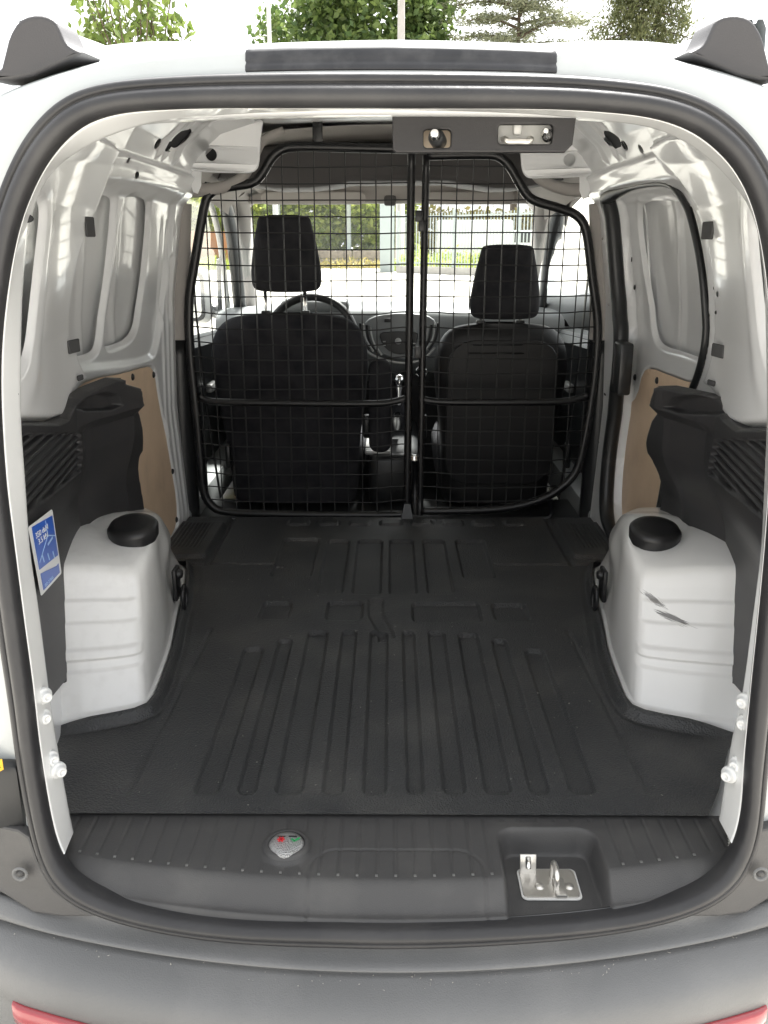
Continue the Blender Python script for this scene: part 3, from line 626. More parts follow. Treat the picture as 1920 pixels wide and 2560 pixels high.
# latch plate hanging under the header
LY = 1.325
def lat(u, v, w): return (u, LY-w+.0, v)
px = lambda x, y: aY(x*1920/1659, y*1920/1659, LY)
pa, pb, pc, pd, pe = px(847, 262), px(1243, 262), px(1228, 330), px(850, 331), px(1205, 331)
outline = [(pa[0], pa[2]+.008), (pb[0], pb[2]+.008), (pb[0]-.003, pc[2]+.010), (pc[0]-.006, pc[2]), (pd[0]+.004, pd[2]), (pd[0]-.001, pd[2]+.004)]
w1 = [px(915, 281), px(973, 320)]; w2 = [px(1076, 270), px(1191, 312)]
hol = [rect(a[0], b[2], b[0], a[2], .005)[::-1] for a, b in (w1, w2)]
lpl = plate('top_latch_cover', [outline[::-1], *hol], .014, .0025, lat, M['latchblk'], van, label='black latch cover plate hanging from the doorway header')
box('latch_backplate', ((w1[0][0]+w1[1][0])/2, LY+.016, (w1[0][2]+w1[1][2])/2), (.046, .003, .034), M['zincb'] if 'zincb' in M else M.setdefault('zincb', mat('warm_plate', (.66, .55, .42), .45)), lpl, .0005)
box('latch_backplate', ((w2[0][0]+w2[1][0])/2, LY+.016, (w2[0][2]+w2[1][2])/2), (.082, .003, .036), M['zincpaint'], lpl, .0005)
c1 = px(948, 296); 
for c, r, rub in ((px(944, 299), .0115, True), (px(1180, 293), .0085, False)):
    pn = lathe('latch_pin', [(r, -.016), (r, .006), (r*.8, .012), (r*.62, .014), (r*.6, .022), (r*.35, .027), (0, .028)], M['dashd'] if rub else M['chrome'], lpl, tuple(c), axis='Y', ns=20, rot=Matrix.Rotation(R(-12), 3, 'Z') @ Matrix.Rotation(R(-8), 3, 'X'))
    if rub: lathe('pin_tip', [(r*.64, .012), (r*.62, .024), (r*.35, .029), (0, .0295)], M['chrome'], pn, tuple(c), axis='Y', ns=20, rot=Matrix.Rotation(R(-12), 3, 'Z') @ Matrix.Rotation(R(-8), 3, 'X'))
q0, q1 = px(1090, 308), px(1146, 308)
tube('latch_loop', cr([(q0[0], LY+.014, q0[2]+.006), (q0[0], LY-.004, q0[2]+.004), (q0[0]+.004, LY-.012, q0[2]), ((q0[0]+q1[0])/2, LY-.014, q0[2]), (q1[0]-.004, LY-.012, q0[2]), (q1[0], LY-.004, q0[2]+.004), (q1[0], LY+.014, q0[2]+.006)], 26), .0042, M['zinc'], lpl)
c = px(1119, 279); box('latch_tab', (c[0], LY+.008, c[2]), (.011, .012, .014), M['zincpaint'], lpl, .003)

M['railp'] = mat('rail_grey_white', (.34, .36, .365), .4, coat=.3)
# ---- roof rails with grey end caps
for s in (-1, 1):
    base = lambda x, y, Yv: aY(x if s < 0 else 1920-x+8, y, Yv)
    Yc = 1.30
    prof2 = [base(x, y, Yc) for x, y in [(-60, 200), (0, 180), (10, 140), (22, 90), (45, 52), (75, 38), (112, 38), (140, 52), (152, 80), (165, 108), (185, 122), (212, 132), (150, 160), (60, 200)]]
    loop = [(p[0], p[2]) for p in prof2]; loop = [tuple(q) for q in chaikin(loop, 1)]
    if s > 0: loop = loop[::-1]
    rc = plate('rail_end_cap', [loop], .10, .005, lambda u, v, w: (u*(1+.10*(w+.05)), Yc+.05+w, v+.08*(w+.05)), M['capgrey'], van, res=3)
    # pale ribbed rail behind it
    xr = np.linspace(1.475, 2.9, 24)
    prf = [(-.05, -.06), (-.045, .0), (-.035, .012), (-.022, .012), (-.018, .006), (-.012, .006), (-.008, .012), (.006, .011), (.010, .004), (.018, .003), (.022, .008), (.034, .004), (.045, -.012), (.05, -.06)]
    P = np.array([[(s*(.535+.01*(y-1.44)-a*.6), y, 1.232+.112*(y-1.44)-.03*(y-1.44)**2+b) for a, b in prf] for y in xr])
    mk_grid('roof_rail', P, M['railp'], van)
    if s < 0:
        # wiring recess beside the doorway with yellow label
        hb_ = box('hinge_recess_block', (-.605, 1.165, .115), (.09, .03, .12), M['dashd'], van, .012)
        c = on_rear(4, 1912, -.02)
        plate('warning_label', [[(-.010, -.014), (.008, -.004), (.008, .014), (-.010, .010)]], .001, .0002, lambda u, v, w: (c[0]-.003+u, c[1]-.006+w, c[2]+v), M['yellow'], hb_)
        plate('warning_mark', [[(-.004, -.006), (.000, -.001), (.005, .0), (.001, .002), (.003, .007), (-.002, .001), (-.006, .0)]], .001, .0002, lambda u, v, w: (c[0]-.003+u, c[1]-.0072+w, c[2]+v), M['dashd'], hb_)

# ================================================================== side trims, hardboard panels, door seal
def WT(Y, Z): return W0(Z)-.085*np.clip(1-(Y-1.30)/.60, 0, 1)      # trim backing: flat where the wall is dished
def qtrim(s):
    O = OL if s < 0 else OR_
    hh = .020
    def hb0(U, V): return hh+.027*sst(.36, .50, V)-(.036*(1-sst(.30, .48, V)) if s > 0 else 0)
    wq = lambda pts, h=.045, n=99: np.array([on_wall(x, y, s, h if i < n else .085)[1:] for i, (x, y) in enumerate(zp(pts, O, SW))])
    if s < 0:
        out = wq([(60, 1440), (330, 1447), (372, 1420), (398, 1360), (415, 1310), (440, 1268), (515, 1202), (560, 1206), (640, 1228), (680, 1252), (692, 1330), (722, 1400), (748, 1510), (780, 1610), (765, 1640), (790, 1800), (822, 2000)], n=8)
        cre = wq([(465, 1600), (600, 1600)]); blk = wq([(425, 1300), (700, 1420), (690, 1230), (440, 1480)]); pk = wq([(575, 1390), (600, 1320), (665, 1268), (700, 1385)], .11); gr = wq([(110, 1500), (440, 1500), (458, 1730), (110, 2010)])
    else:
        out = wq([(1330, 1470), (1040, 1478), (985, 1420), (960, 1360), (930, 1292), (850, 1247), (760, 1250), (715, 1272), (700, 1310), (680, 1390), (650, 1430), (588, 1620), (600, 1655), (565, 1850), (528, 2030)], n=7)
        cre = wq([(905, 1600), (810, 1600)]); blk = wq([(960, 1400), (700, 1420), (740, 1260), (940, 1500)]); pk = wq([(808, 1420), (790, 1330), (715, 1285), (660, 1395)], .11); gr = wq([(1330, 1530), (945, 1535), (905, 1740), (1330, 2060)])
    yl = out[-1][0]; lo = np.array([on_wall(x, y, -1, .02)[1:] for x, y in ((172, 1712), (128, 1772))]); out = np.vstack([out, [(yl+.02, -.005), (1.70, -.005), lo[0], lo[1], (1.30, lo[1][1]+.02), (1.30, out[0][1])]])
    zb = np.mean(blk[2:, 1]); ya, yb = min(cre[0][0], cre[1][0]), max(cre[0][0], cre[1][0]); z0 = gr[:, 1].min()
    pkp = chaikin(pk, 1); ztop = blk[2][1]; zst = blk[3][1]
    def h(U, V):
        b = hb0(U, V)+.062*np.clip((U-ya)/(yb-ya), 0, 1)
        b = b+.022*np.clip((U-ya+.07)/.07, 0, 1)*np.clip((V-zst+.012)/.02, 0, 1)
        b -= .022*(1-sst(-.006, .001, sd_poly(U, V, pkp)))
        g = sd_poly(U, V, gr); ins = 1-sst(-.008, -.002, g)
        b -= .006*ins; per = .0165
        ph = ((V-z0)/per) % 1.; b -= ins*.016*sst(.0, .14, ph)*(1-sst(.40, .60, ph))
        b -= .016*np.exp(-((V-z0*.55)/.012)**2)*sst(ya-.01, yb, U)*.5
        sd = sd_poly(U, V, out); b -= .03*sst(-.009, 0, sd)**2
        return b
    o = hfield('quarter_trim', np.arange(1.295, yl+.13, .0046), np.arange(-.012, .66, .0021), lambda U, V: np.stack([s*(WT(U, V)-h(U, V)), U, V], -1), M['trim'], van, region=lambda U, V: sd_poly(U, V, out))
    return o
trL, trR = qtrim(-1), qtrim(1)
trL['label'] = 'black moulded side trim with louvres and blue sticker'; trR['label'] = 'black moulded side trim with louvres beside the sliding door'
# hardboard panels and their studs
for s in (-1, 1):
    D = Lw if s < 0 else Rw; off = .010 if s < 0 else .049
    hb_ = hfield('hardboard_panel', np.arange(1.9, 3.0, .012), np.arange(-.02, .70, .012), lambda U, V: np.stack([s*(WV(U, V)+off-.004), U, z_of(U, V)], -1), M['board'], van, region=lambda U, V: sd_poly(U, V, D['ply']))
    for x, y in ([(731, 1200), (847, 1188), (905, 1345), (952, 1722), (974, 1990)] if s < 0 else [(505, 1202), (627, 1220), (441, 1362), (387, 1742), (359, 2008)]):
        c = on_wall(*zp([(x, y)], OL if s < 0 else OR_, SW)[0], s, -off+.004)
        lathe('panel_stud', [(0, .006), (.006, .0055), (.0095, .003), (.010, 0)], M['black_cap'], hb_, tuple(c), axis='X', ns=16, rot=Matrix.Rotation(math.pi if s > 0 else 0, 3, 'Z'))
# sliding door rubber
dp = Rw['door']; dd = cr(dp, 240, True)
path = np.array([(WV(y, v)-.004, y, float(z_of(y, v))) for y, v in dd])
rr = .0085+.0145*sst(2.45, 2.75, path[:, 1])
tube('sliding_door_seal', path, rr, M['dashd'], van, ns=10, closed=True, label='black rubber seal of the sliding door opening')
c = on_wall(*zp([(437, 1150)], OR_, SW)[0], 1, .01); lb = box('sliding_door_latch', (c[0]-.002, c[1], c[2]), (.04, .085, .155), M['dashd'], van, .008)
box('latch_slot', (c[0]-.0235, c[1]+.022, c[2]+.01), (.004, .018, .12), M['trim'], lb, .001)
# inner door holes (dark plugs) on the sliding door
for x, y in ((430, 492), (434, 535), (486, 550), (455, 717), (457, 765), (504, 704)):
    c = on_wall(*zp([(x, y)], OR_, SW)[0], 1, -.045)
    lathe('door_plug', [(0, .002), (.007, .002), (.0085, 0)], M['cavity'], van, (c[0]-.001, c[1], c[2]), axis='X', ns=14, rot=Matrix.Rotation(math.pi, 3, 'Z'))
# load restraint sticker on the left trim
def on_trim(x, y): return march(x, y, lambda P: -P[0]-(WT(P[1], P[2])-(.024+.027*float(sst(.36, .50, P[2])))))
q = [on_trim(x, y) for x, y in ((94, 1491), (151, 1432), (122, 1272), (67, 1317))]
ax_u = ((q[1]-q[0])+(q[2]-q[3]))/2; ax_v = ((q[3]-q[0])+(q[2]-q[1]))/2; org = sum(q)/4-ax_u/2-ax_v/2
nrm_ = np.cross(ax_u, ax_v); nrm_ /= np.linalg.norm(nrm_); nrm_ *= 1 if nrm_[0] > 0 else -1
def stk(u, v, w): return org+ax_u*u+ax_v*v+nrm_*(w+.004)
st = plate('restraint_sticker', [rect(0, 0, 1, 1, .04)], .0006, .0001, stk, M['stickw'], van)
plate('sticker_field', [rect(.10, .35, .94, .95, .01)], .0006, .0001, lambda u, v, w: stk(u, v+.06*(.5-u), w+.0010), M['stickb'], st)
plate('sticker_field', [[(.12, .05), (.90, .05), (.90, .20), (.80, .19), (.12, .31)]], .0006, .0001, lambda u, v, w: stk(u, v, w+.0010), M['stickb'], st)
def stroke(a, b, w_, dot=0):
    a, b = np.array(a), np.array(b); d = b-a; n_ = np.array((-d[1], d[0]))/np.linalg.norm(d)*w_
    plate('sticker_line', [[tuple(a-n_), tuple(b-n_), tuple(b+n_), tuple(a+n_)]], .0005, .0001, lambda u, v, w: stk(u, v, w+.0018), M['stickl'], st)
for a, b in (((.62, .93), (.62, .72)), ((.62, .72), (.93, .63)), ((.62, .72), (.14, .47))): stroke(a, b, .008)
for a, b in (((.28, .53), (.31, .42)), ((.50, .49), (.53, .38)), ((.72, .45), (.75, .34)), ((.56, .60), (.80, .64))): stroke(a, b, .016)
text('sticker_text', '350 daN', .12, lambda u, v, w: stk(.16+u*1.25, .80+v*.9, w+.0018), M['stickw'], st)
text('sticker_text', '3.5 kN', .12, lambda u, v, w: stk(.22+u*1.25, .70+v*.9, w+.0018), M['stickw'], st)
text('sticker_text', 'ISO 27956', .075, lambda u, v, w: stk(.18+u*1.2, .075+v*.9, w+.0018), M['stickl'], st)

# ================================================================== bulkhead
K = 1920/1659.
BY = 2.95
b3 = lambda pts: np.array([aY(x*K, y*K, BY) for x, y in pts])
postL = b3([(889, 322), (886, 560), (882, 870), (879, 1125)]); postR = b3([(921, 335), (916, 560), (911, 870), (907, 1112)])
frL = b3([(889, 322), (760, 319), (645, 317), (610, 322), (586, 342), (568, 372), (548, 394), (505, 402), (470, 408), (448, 426), (437, 470), (422, 560), (409, 650), (411, 760), (425, 900), (434, 1000), (440, 1060), (457, 1092), (495, 1106), (650, 1111), (850, 1112), (879, 1108)])
frR = b3([(921, 336), (1045, 334), (1080, 340), (1103, 362), (1122, 395), (1148, 430), (1205, 449), (1245, 465), (1266, 500), (1279, 600), (1291, 700), (1286, 800), (1272, 900), (1256, 980), (1240, 1025), (1200, 1062), (1150, 1085), (1080, 1099), (1000, 1103), (908, 1104)])
bh = tube('mesh_bulkhead', cr(frL, 120), .0152, M['black'], van, ns=10, label='black wire mesh bulkhead frame behind the seats')
tube('frame_tube', cr(frR, 110), .0148, M['black'], bh, ns=10)
tube('frame_post', cr(postL, 20), .0135, M['black'], bh, ns=10); tube('frame_post', cr(postR, 20), .0125, M['black'], bh, ns=10)
tube('cross_bar', cr(b3([(428, 852), (445, 864), (480, 868), (640, 871), (800, 872), (850, 868), (882, 858)]), 40), .0118, M['black'], bh, ns=8)
tube('cross_bar', cr(b3([(908, 860), (950, 868), (1080, 869), (1200, 868), (1245, 862), (1270, 852)]), 40), .0118, M['black'], bh, ns=8)
def clip(poly, axis, val):
    out = []; n = len(poly)
    for i in range(n):
        a, b = poly[i], poly[(i+1) % n]
        if (a[axis]-val)*(b[axis]-val) < 0: t = (val-a[axis])/(b[axis]-a[axis]); out.append(a[1-axis]+t*(b[1-axis]-a[1-axis]))
    out.sort(); return [(out[i], out[i+1]) for i in range(0, len(out)-1, 2)]
GAP = .0492
for fr, po, x0 in ((frL, postL, -.6335), (frR, postR, .162)):
    poly = [(p[0], p[2]) for p in cr(fr, 200)]+([(p[0], p[2]) for p in cr(po, 30)[::-1]] if True else [])
    k = 0
    for i in range(20):
        x = x0+i*GAP
        for a, b in clip(poly, 0, x):
            if b-a < .04: continue
            zs_ = np.linspace(a-.008, b+.008, 14)
            wob = .003*np.sin(zs_*5+i)+.002*rng.normal()
            tube('wire', np.stack([x+wob*.5, BY-.006+.010*np.sin((zs_-a)/(b-a)*math.pi)*0+0*zs_, zs_], 1), .0022, M['black'], bh, ns=5)
    for j in range(26):
        z = 1.205-j*GAP
        for a, b in clip(poly, 1, z):
            if b-a < .04: continue
            xs_ = np.linspace(a-.012, b+.012, 22); e = np.minimum(xs_-a, b-xs_)
            sag = -.010*sst(.02, .12, e)*(1 if z < .75 else .25)*(1 if fr is frL else .6)
            tube('wire', np.stack([xs_, BY-.0095+0*xs_, z+sag+.0015*np.sin(xs_*7+j)], 1), .0022, M['black'], bh, ns=5)
# hinge hooks between the two halves, roof bracket, foot and bottom bar
for x, y, w, h_ in ((905, 467, 16, 22), (911, 488, 14, 22), (903, 760, 14, 26)):
    c = aY(x*K, y*K, BY); box('hinge_hook', (c[0], BY-.012, c[2]), (w*K*BY/F_PX*1.02, .012, h_*K*BY/F_PX), M['black'], bh, .002)
c = aY(686*K, 292*K, BY); box('roof_bracket', (c[0], BY+.002, c[2]+.004), (.032, .008, .075), M['black'], bh, .002)
f0 = aY(879*K, 1128*K, BY)
bm = bmesh.new(); r_ = bmesh.ops.create_cone(bm, cap_ends=True, segments=4, radius1=.030, radius2=.014, depth=.055); bmesh.ops.rotate(bm, verts=r_['verts'], matrix=Matrix.Rotation(R(45), 3, 'Z')); bmesh.ops.translate(bm, verts=r_['verts'], vec=(f0[0], BY-.02, .036)); bm_obj('foot', bm, M['dashd'], bh, smooth=False)
tube('lock_rod', b3([(897, 990), (896, 1110)]), .012, M['black'], bh, ns=10)
lathe('lock_rod_collar', [(0, .01), (.012, .01), (.0145, .006), (.0145, -.01)], M['chrome'], bh, tuple(aY(895*K, 988*K, BY)), ns=14)
tube('bottom_bar', b3([(545, 1124), (700, 1126), (890, 1127), (1185, 1120), (1192, 1108), (1188, 1080)]), .0095, M['black'], bh, ns=8)

# ================================================================== upper corners in front of the bulkhead
for s in (-1, 1):
    G = lambda x, y: aY(*((230+x*470/1659., 280+y*470/1659.) if s < 0 else (1952-(230+x*470/1659.), 293+y*470/1659.)), 2.90)
    pts = [G(x, y) for x, y in [(620, 60), (1000, 40), (1530, 40), (1500, 180), (1488, 330), (1478, 470), (1440, 530), (1380, 545), (1180, 540), (1000, 538), (900, 524), (820, 520), (740, 470), (680, 330), (640, 180)]]
    loop = [tuple(q) for q in chaikin([(p[0], p[2]) for p in pts], 2)]; ce = G(1060, 380)
    hole = [(ce[0]+.0155*math.cos(w), ce[2]+.018*math.sin(w)) for w in np.linspace(0, 2*math.pi, 24, endpoint=False)]
    if s > 0: loop = loop[::-1]
    fy = lambda u, v, w: (u, 2.895+w-.5*max(0, abs(u)-.53)-.10*max(0., v-1.2)-.004*math.cos((abs(u)-.47)*60)*(abs(u) < .50), v)
    gs = plate('roof_gusset', [loop, hole[::-1]], .012, .005, fy, M['paint_in'], van, res=2)
    box('gusset_cavity', (ce[0], 2.93, ce[2]), (.07, .01, .07), M['cavity'] if s < 0 else M['skin'], gs, 0)
    # pillar foot bracket under the gusset
    g2 = G(915, 620); plate('pillar_bracket', [[(-.022, .045), (.024, .045), (.020, -.01), (.008, -.035), (-.006, -.03), (-.016, .0)]], .006, .002, lambda u, v, w: (g2[0]+(-s)*u, 2.885+w, g2[2]+v), M['paint_in'], gs)

# ================================================================== the cab
# pillar trim, headliner
hy = np.linspace(2.965, 3.95, 20)
cross = cr([(-.665, 1.085), (-.65, 1.11), (-.60, 1.165), (-.50, 1.225), (-.35, 1.262), (0, 1.28), (.35, 1.262), (.50, 1.225), (.60, 1.165), (.65, 1.11), (.665, 1.085)], 60)
P = np.array([[(x*(1-.04*(y-2.965)), y, z-.115*max(0, y-3.25)/.7*(z > 1.2)-.08*max(0, y-3.25)/.7*(z <= 1.2)) for x, z in cross] for y in hy])
mk_grid('headliner', P, M['liner'], van, label='pale grey felt headliner over the cab')
co = P+np.array((0, 0, .04)); co[..., 0] *= 1.06
mk_grid('cab_roof', co, M['paint'], van)
for s in (-1, 1):
    pu = cr([(s*.672, 2.985, 1.05), (s*.695, 2.99, .85), (s*.712, 2.995, .60)], 14); tube('pillar_trim_upper', pu, np.linspace(.036, .044, 14), M['liner'], van, ns=10)
    pl_ = cr([(s*.712, 2.995, .62), (s*.722, 3.0, .3), (s*.722, 3.0, -.03)], 14); tube('pillar_trim_lower', pl_, .046, M['dashd'], van, ns=10)
    # roof edge trim beside the gusset
    tube('headliner_edge', cr([(s*.33, 2.955, 1.262), (s*.395, 2.953, 1.232), (s*.43, 2.95, 1.175), (s*.47, 2.95, 1.12), (s*.55, 2.95, 1.09), (s*.655, 2.95, 1.085)], 30), np.linspace(.012, .022, 30), M['liner'], van, ns=8)
# dark overhead shelf
sh = [(-.60, 1.135), (-.40, 1.108), (-.28, 1.110), (-.20, 1.118), (-.14, 1.130), (.20, 1.132), (.27, 1.120), (.36, 1.108), (.44, 1.108), (.60, 1.135), (.56, 1.22), (.42, 1.246), (-.42, 1.246), (-.56, 1.22)]
shf = plate('overhead_shelf', [sh], .30, .02, lambda u, v, w: (u, 3.38+w, v-.05*(w+.15)*0), M['linerd'], van, res=2)
plate('windscreen_header', [rect(-.64, 1.098, .64, 1.24, .03)], .04, .012, lambda u, v, w: (u, 3.80+w, v-.05*u*u), M['liner'], van, res=2)
# sun visors
for x0, x1 in ((-.52, -.10), (.14, .50)):
    plate('sun_visor', [rect(x0, 1.063, x1, 1.112, .02)], .022, .008, lambda u, v, w: (u, 3.77+w-.3*(v-1.06), v+.012), M['liner'], van, res=2)
box('mirror_stem', (.0, 3.78, 1.09), (.05, .03, .04), M['linerd'], van, .01)
# windscreen and its frame
ws = cr([(-.76, .60), (-.72, .80), (-.655, 1.02), (-.60, 1.092), (-.3, 1.118), (0, 1.125), (.3, 1.118), (.60, 1.092), (.655, 1.02), (.72, .80), (.76, .60)], 60)
def wsy(x, z): return 4.62-(z-.60)*1.35-.35*x*x
P = np.array([[(x*k_, wsy(x*k_, z), z) for k_ in np.linspace(-1, 1, 3)] for x, z in ws[:1]])
xs_ = np.linspace(-.76, .76, 30); zs_ = np.linspace(.60, 1.13, 16)
hfield('windscreen', xs_, zs_, lambda U, V: np.stack([U*(1-.30*(V-.6)), wsy(U, V), V], -1), M['glass'], van)
for s in (-1, 1):
    mx = lambda x, y, Yv: (lambda q_: (s*abs(q_[0])*(1.03 if s > 0 else 1), q_[1], q_[2]))(aY(x, y, Yv))
    tp = cr([mx(590, 470, 3.70), mx(602, 510, 3.82), mx(610, 580, 4.0), mx(616, 660, 4.2), mx(624, 790, 4.45)], 30)
    tube('windscreen_pillar', tp, np.linspace(.040, .034, 30), M['liner'], van, ns=10)
    tp2 = cr([mx(500, 470, 3.2), mx(540, 474, 3.5), mx(560, 500, 3.66), mx(580, 580, 3.85), mx(590, 660, 4.0), mx(602, 790, 4.2)], 40)
    tube('door_frame', tp2, .030, M['dashd'], van, ns=10)
    tube('door_frame_outer', tp2+np.array((s*.062, .03, -.008)), .013, M['silver'], van, ns=8)
    # cab door: inner panel, sill, glass, quarter bar
    yq = np.linspace(3.02, 4.5, 20); zq = np.linspace(-.12, .60, 16)
    dr = hfield('cab_door', yq, zq, lambda U, V: np.stack([s*(.765+.012*np.cos(V*8)-.03*(1-sst(0, .2, .60-V))), U, V-.05*(U-3.0)*sst(.3, .6, V)], -1), M['dashd'], van)
    P2 = np.array([[(s*(.79-.012*k_), y, .57-.05*(y-3.0)+.04*math.sin(math.pi*k_/6)) for k_ in range(7)] for y in yq]); mk_grid('door_sill', P2, M['dash'], dr)
    gq = hfield('door_glass', np.linspace(3.05, 4.3, 10), np.linspace(.5, 1.08, 8), lambda U, V: np.stack([s*(.790-.21*(V-.5)), U-(V-.5)*.0, V-sst(3.7, 4.4, U)*(V-.5)*.9], -1), M['glass'], dr)
    tube('quarter_bar', [(s*.775, 4.10, .56), (s*.755, 4.02, .80), (s*.745, 3.98, .86)], .010, M['dashd'], dr)
    box('door_handle', (s*.735, 3.62, .36), (.03, .12, .035), M['silver'], dr, .01)
    # outside mirror
    mo = bmesh.new(); box_bm(mo, (0, 0, 0), (.20, .10, .25), .045, seg=4)
    for v in mo.verts:
        if v.co.y > 0: v.co.x *= .8; v.co.z *= .8
        if v.co.z > 0: v.co.x -= 0
    bmesh.ops.transform(mo, matrix=Matrix.Translation((s*.90, 4.08, .70)) @ Matrix.Rotation(R(s*10), 4, 'Z'), verts=mo.verts)
    mi = bm_obj('door_mirror', mo, M['paint'], van)
    ry = Matrix.Rotation(R(s*10), 3, 'Z')
    rim = plate('mirror_rim', [rect(-.085, -.11, .085, .11, .035), rect(-.070, -.095, .070, .095, .03)[::-1]], .012, .003, lambda u, v, w: tuple(Vector((s*.90, 4.08, .70))+ry @ Vector((u, -.053+w, v))), M['dashd'], mi)
    plate('mirror_pane', [rect(-.072, -.097, .072, .097, .03)], .002, .0002, lambda u, v, w: tuple(Vector((s*.90, 4.08, .70))+ry @ Vector((u, -.049+w+.02*u*s, v))), M['mirror'], mi)
    tube('mirror_arm', [(s*.77, 4.10, .62), (s*.84, 4.09, .64)], .03, M['dashd'], mi)
for s in (-1, 1): box('door_step', (s*.745, 3.6, -.03), (.10, 1.3, .13), M['dash'], van, .02)
# cab floor and bulkhead under the dash
hfield('cab_floor', np.linspace(-.78, .78, 6), np.linspace(2.98, 4.6, 6), lambda U, V: np.stack([U, V, -.03+0*U-.12*sst(3.3, 3.5, V)], -1), M['dashd'], van)
hfield('firewall', np.linspace(-.78, .78, 6), np.linspace(-.15, .62, 6), lambda U, V: np.stack([U, 4.45+0*U, V], -1), M['dashd'], van)
# dashboard
dpf = cr([(4.62, .60), (4.40, .645), (4.15, .668), (3.98, .660), (3.915, .635), (3.90, .60), (3.915, .50), (3.96, .42), (4.02, .36), (4.2, .30)], 40)
dxs = np.linspace(-.76, .76, 90)
def dash_p(x, y, z):
    c_ = math.exp(-((x-.03)/.20)**4); d_ = math.exp(-((x+.36)/.2)**4)
    return (x, y-.035*c_*(z < .66)-.02*d_-.25*x*x*(y < 4.3)*0+.22*x*x*0, z+.015*d_*math.exp(-((y-4.05)/.12)**2)+.008*c_*math.exp(-((y-4.0)/.1)**2)-.05*x*x)
P = np.array([[dash_p(x, y, z) for y, z in dpf] for x in dxs])
dash = mk_grid('dashboard', P, M['dash'], van, label='dashboard below the windscreen')
q3 = lambda x, y, Yv=3.872: aY(x*K, y*K, Yv)
sp = [(p[0], p[2]) for p in [q3(*t) for t in [(786, 700), (800, 685), (840, 676), (900, 676), (935, 685), (945, 705), (938, 745), (915, 768), (875, 778), (835, 770), (800, 748)]]]
ctr = plate('centre_stack', [chaikin(sp, 1)[::-1].tolist()], .03, .006, lambda u, v, w: (u, 3.868+w+.35*(.60-v)*.0, v), M['dash'], dash, res=2)
plate('radio_panel', [chaikin([(p[0], p[2]) for p in [q3(*t, 3.85) for t in [(818, 722), (830, 716), (895, 716), (905, 722), (895, 755), (870, 766), (845, 762), (826, 745)]]], 1)[::-1].tolist()], .012, .003, lambda u, v, w: (u, 3.848+w, v), M['dashd'], dash, res=1)
for t, sz in (((860, 729), (.055, .02)), ((838, 692), (.03, .016)), ((917, 692), (.018, .016))):
    p = q3(*t, 3.845); box('display', (p[0], 3.846, p[2]), (sz[0], .006, sz[1]), M['black_cap'], dash, .001)
for t in ((830, 738), (830, 746), (895, 742), (895, 750)): p = q3(*t, 3.84); box('radio_button', (p[0], 3.840, p[2]), (.012, .004, .005), M['silver'], dash, .001)
p = q3(860, 737, 3.84); lathe('radio_knob', [(0, .012), (.012, .012), (.014, .008), (.014, 0)], M['silver'], dash, (p[0], 3.842, p[2]), axis='Y', ns=18)
for s_, xx in ((1, 778), (-1, 946)):
    for k_ in range(4):
        a_ = q3(xx+s_*k_*7, 698+k_*2, 3.85); b_ = q3(xx+s_*(k_*9+20), 755+k_*4, 3.85); m2 = q3(xx+s_*(k_*8+4), 730+k_*3, 3.85)
        tube('vent_slat', cr([a_, m2, b_], 8), .0055, M['black_cap'] if k_ % 2 == 0 else M['silver'], dash, ns=6)
for t in ((803, 690), (935, 690)): p = q3(t[0], t[1], 3.86); 
tube('stack_trim', cr([q3(783, 745, 3.845), q3(800, 765, 3.845), q3(840, 780, 3.84), q3(880, 784, 3.84), q3(915, 775, 3.84), q3(940, 750, 3.845)], 24), .006, M['silver'], dash, ns=8)
# steering wheel
scx, scy, scz = -.325, 3.70, .545
ang = np.linspace(0, 2*math.pi, 48, endpoint=False); rot = Matrix.Rotation(R(-24), 3, 'X')
sw = tube('steering_wheel', [tuple(Vector((scx, scy, scz))+rot @ Vector((.182*math.cos(a), 0, .182*math.sin(a)))) for a in ang], .0165, M['seatplastic'], van, ns=10, closed=True)
lathe('wheel_hub', [(0, .03), (.05, .028), (.075, .015), (.078, -.02)], M['dashd'], sw, (scx, scy, scz), axis='Y', ns=24, rot=rot)
for a in (200, 340, 270): tube('wheel_spoke', [tuple(Vector((scx, scy, scz))+rot @ Vector((r_*math.cos(R(a)), 0, r_*math.sin(R(a))))) for r_ in (.06, .178)], .014, M['dashd'], sw, ns=8)
box('instrument_hood', (scx, 3.96, .665), (.30, .14, .055), M['dash'], dash, .025, seg=4)
# centre console: armrest, tray, hand brake, gear lever
cons = box('centre_console', (.02, 3.62, .06), (.20, .75, .20), M['dashd'], van, .03, seg=3)
box('console_tray', (-.045, 3.40, .162), (.10, .26, .02), M['silver'], cons, .009)
tube('hand_brake', cr([(.03, 3.55, .20), (.03, 3.42, .26), (.03, 3.32, .30)], 8), [.014, .014, .016, .018, .019, .019, .018, .012], M['black_cap'], cons, ns=10)
lathe('gear_boot', [(.05, 0), (.042, .05), (.022, .11), (.014, .14)], M['fabric'], cons, (.04, 3.72, .16), ns=20)
lathe('gear_knob', [(0, .07), (.014, .066), (.022, .045), (.02, .02), (.012, 0), (.010, -.06)], M['chrome'], cons, (.04, 3.70, .33), ns=20)
lathe('console_ring', [(.022, .0), (.027, .006), (.022, .01)], M['chrome'], cons, (.135, 3.78, .40), axis='Y', ns=24)
arm = box('armrest', (-.035, 3.17, .36), (.082, .09, .34), M['fabric'], van, .035, seg=4)

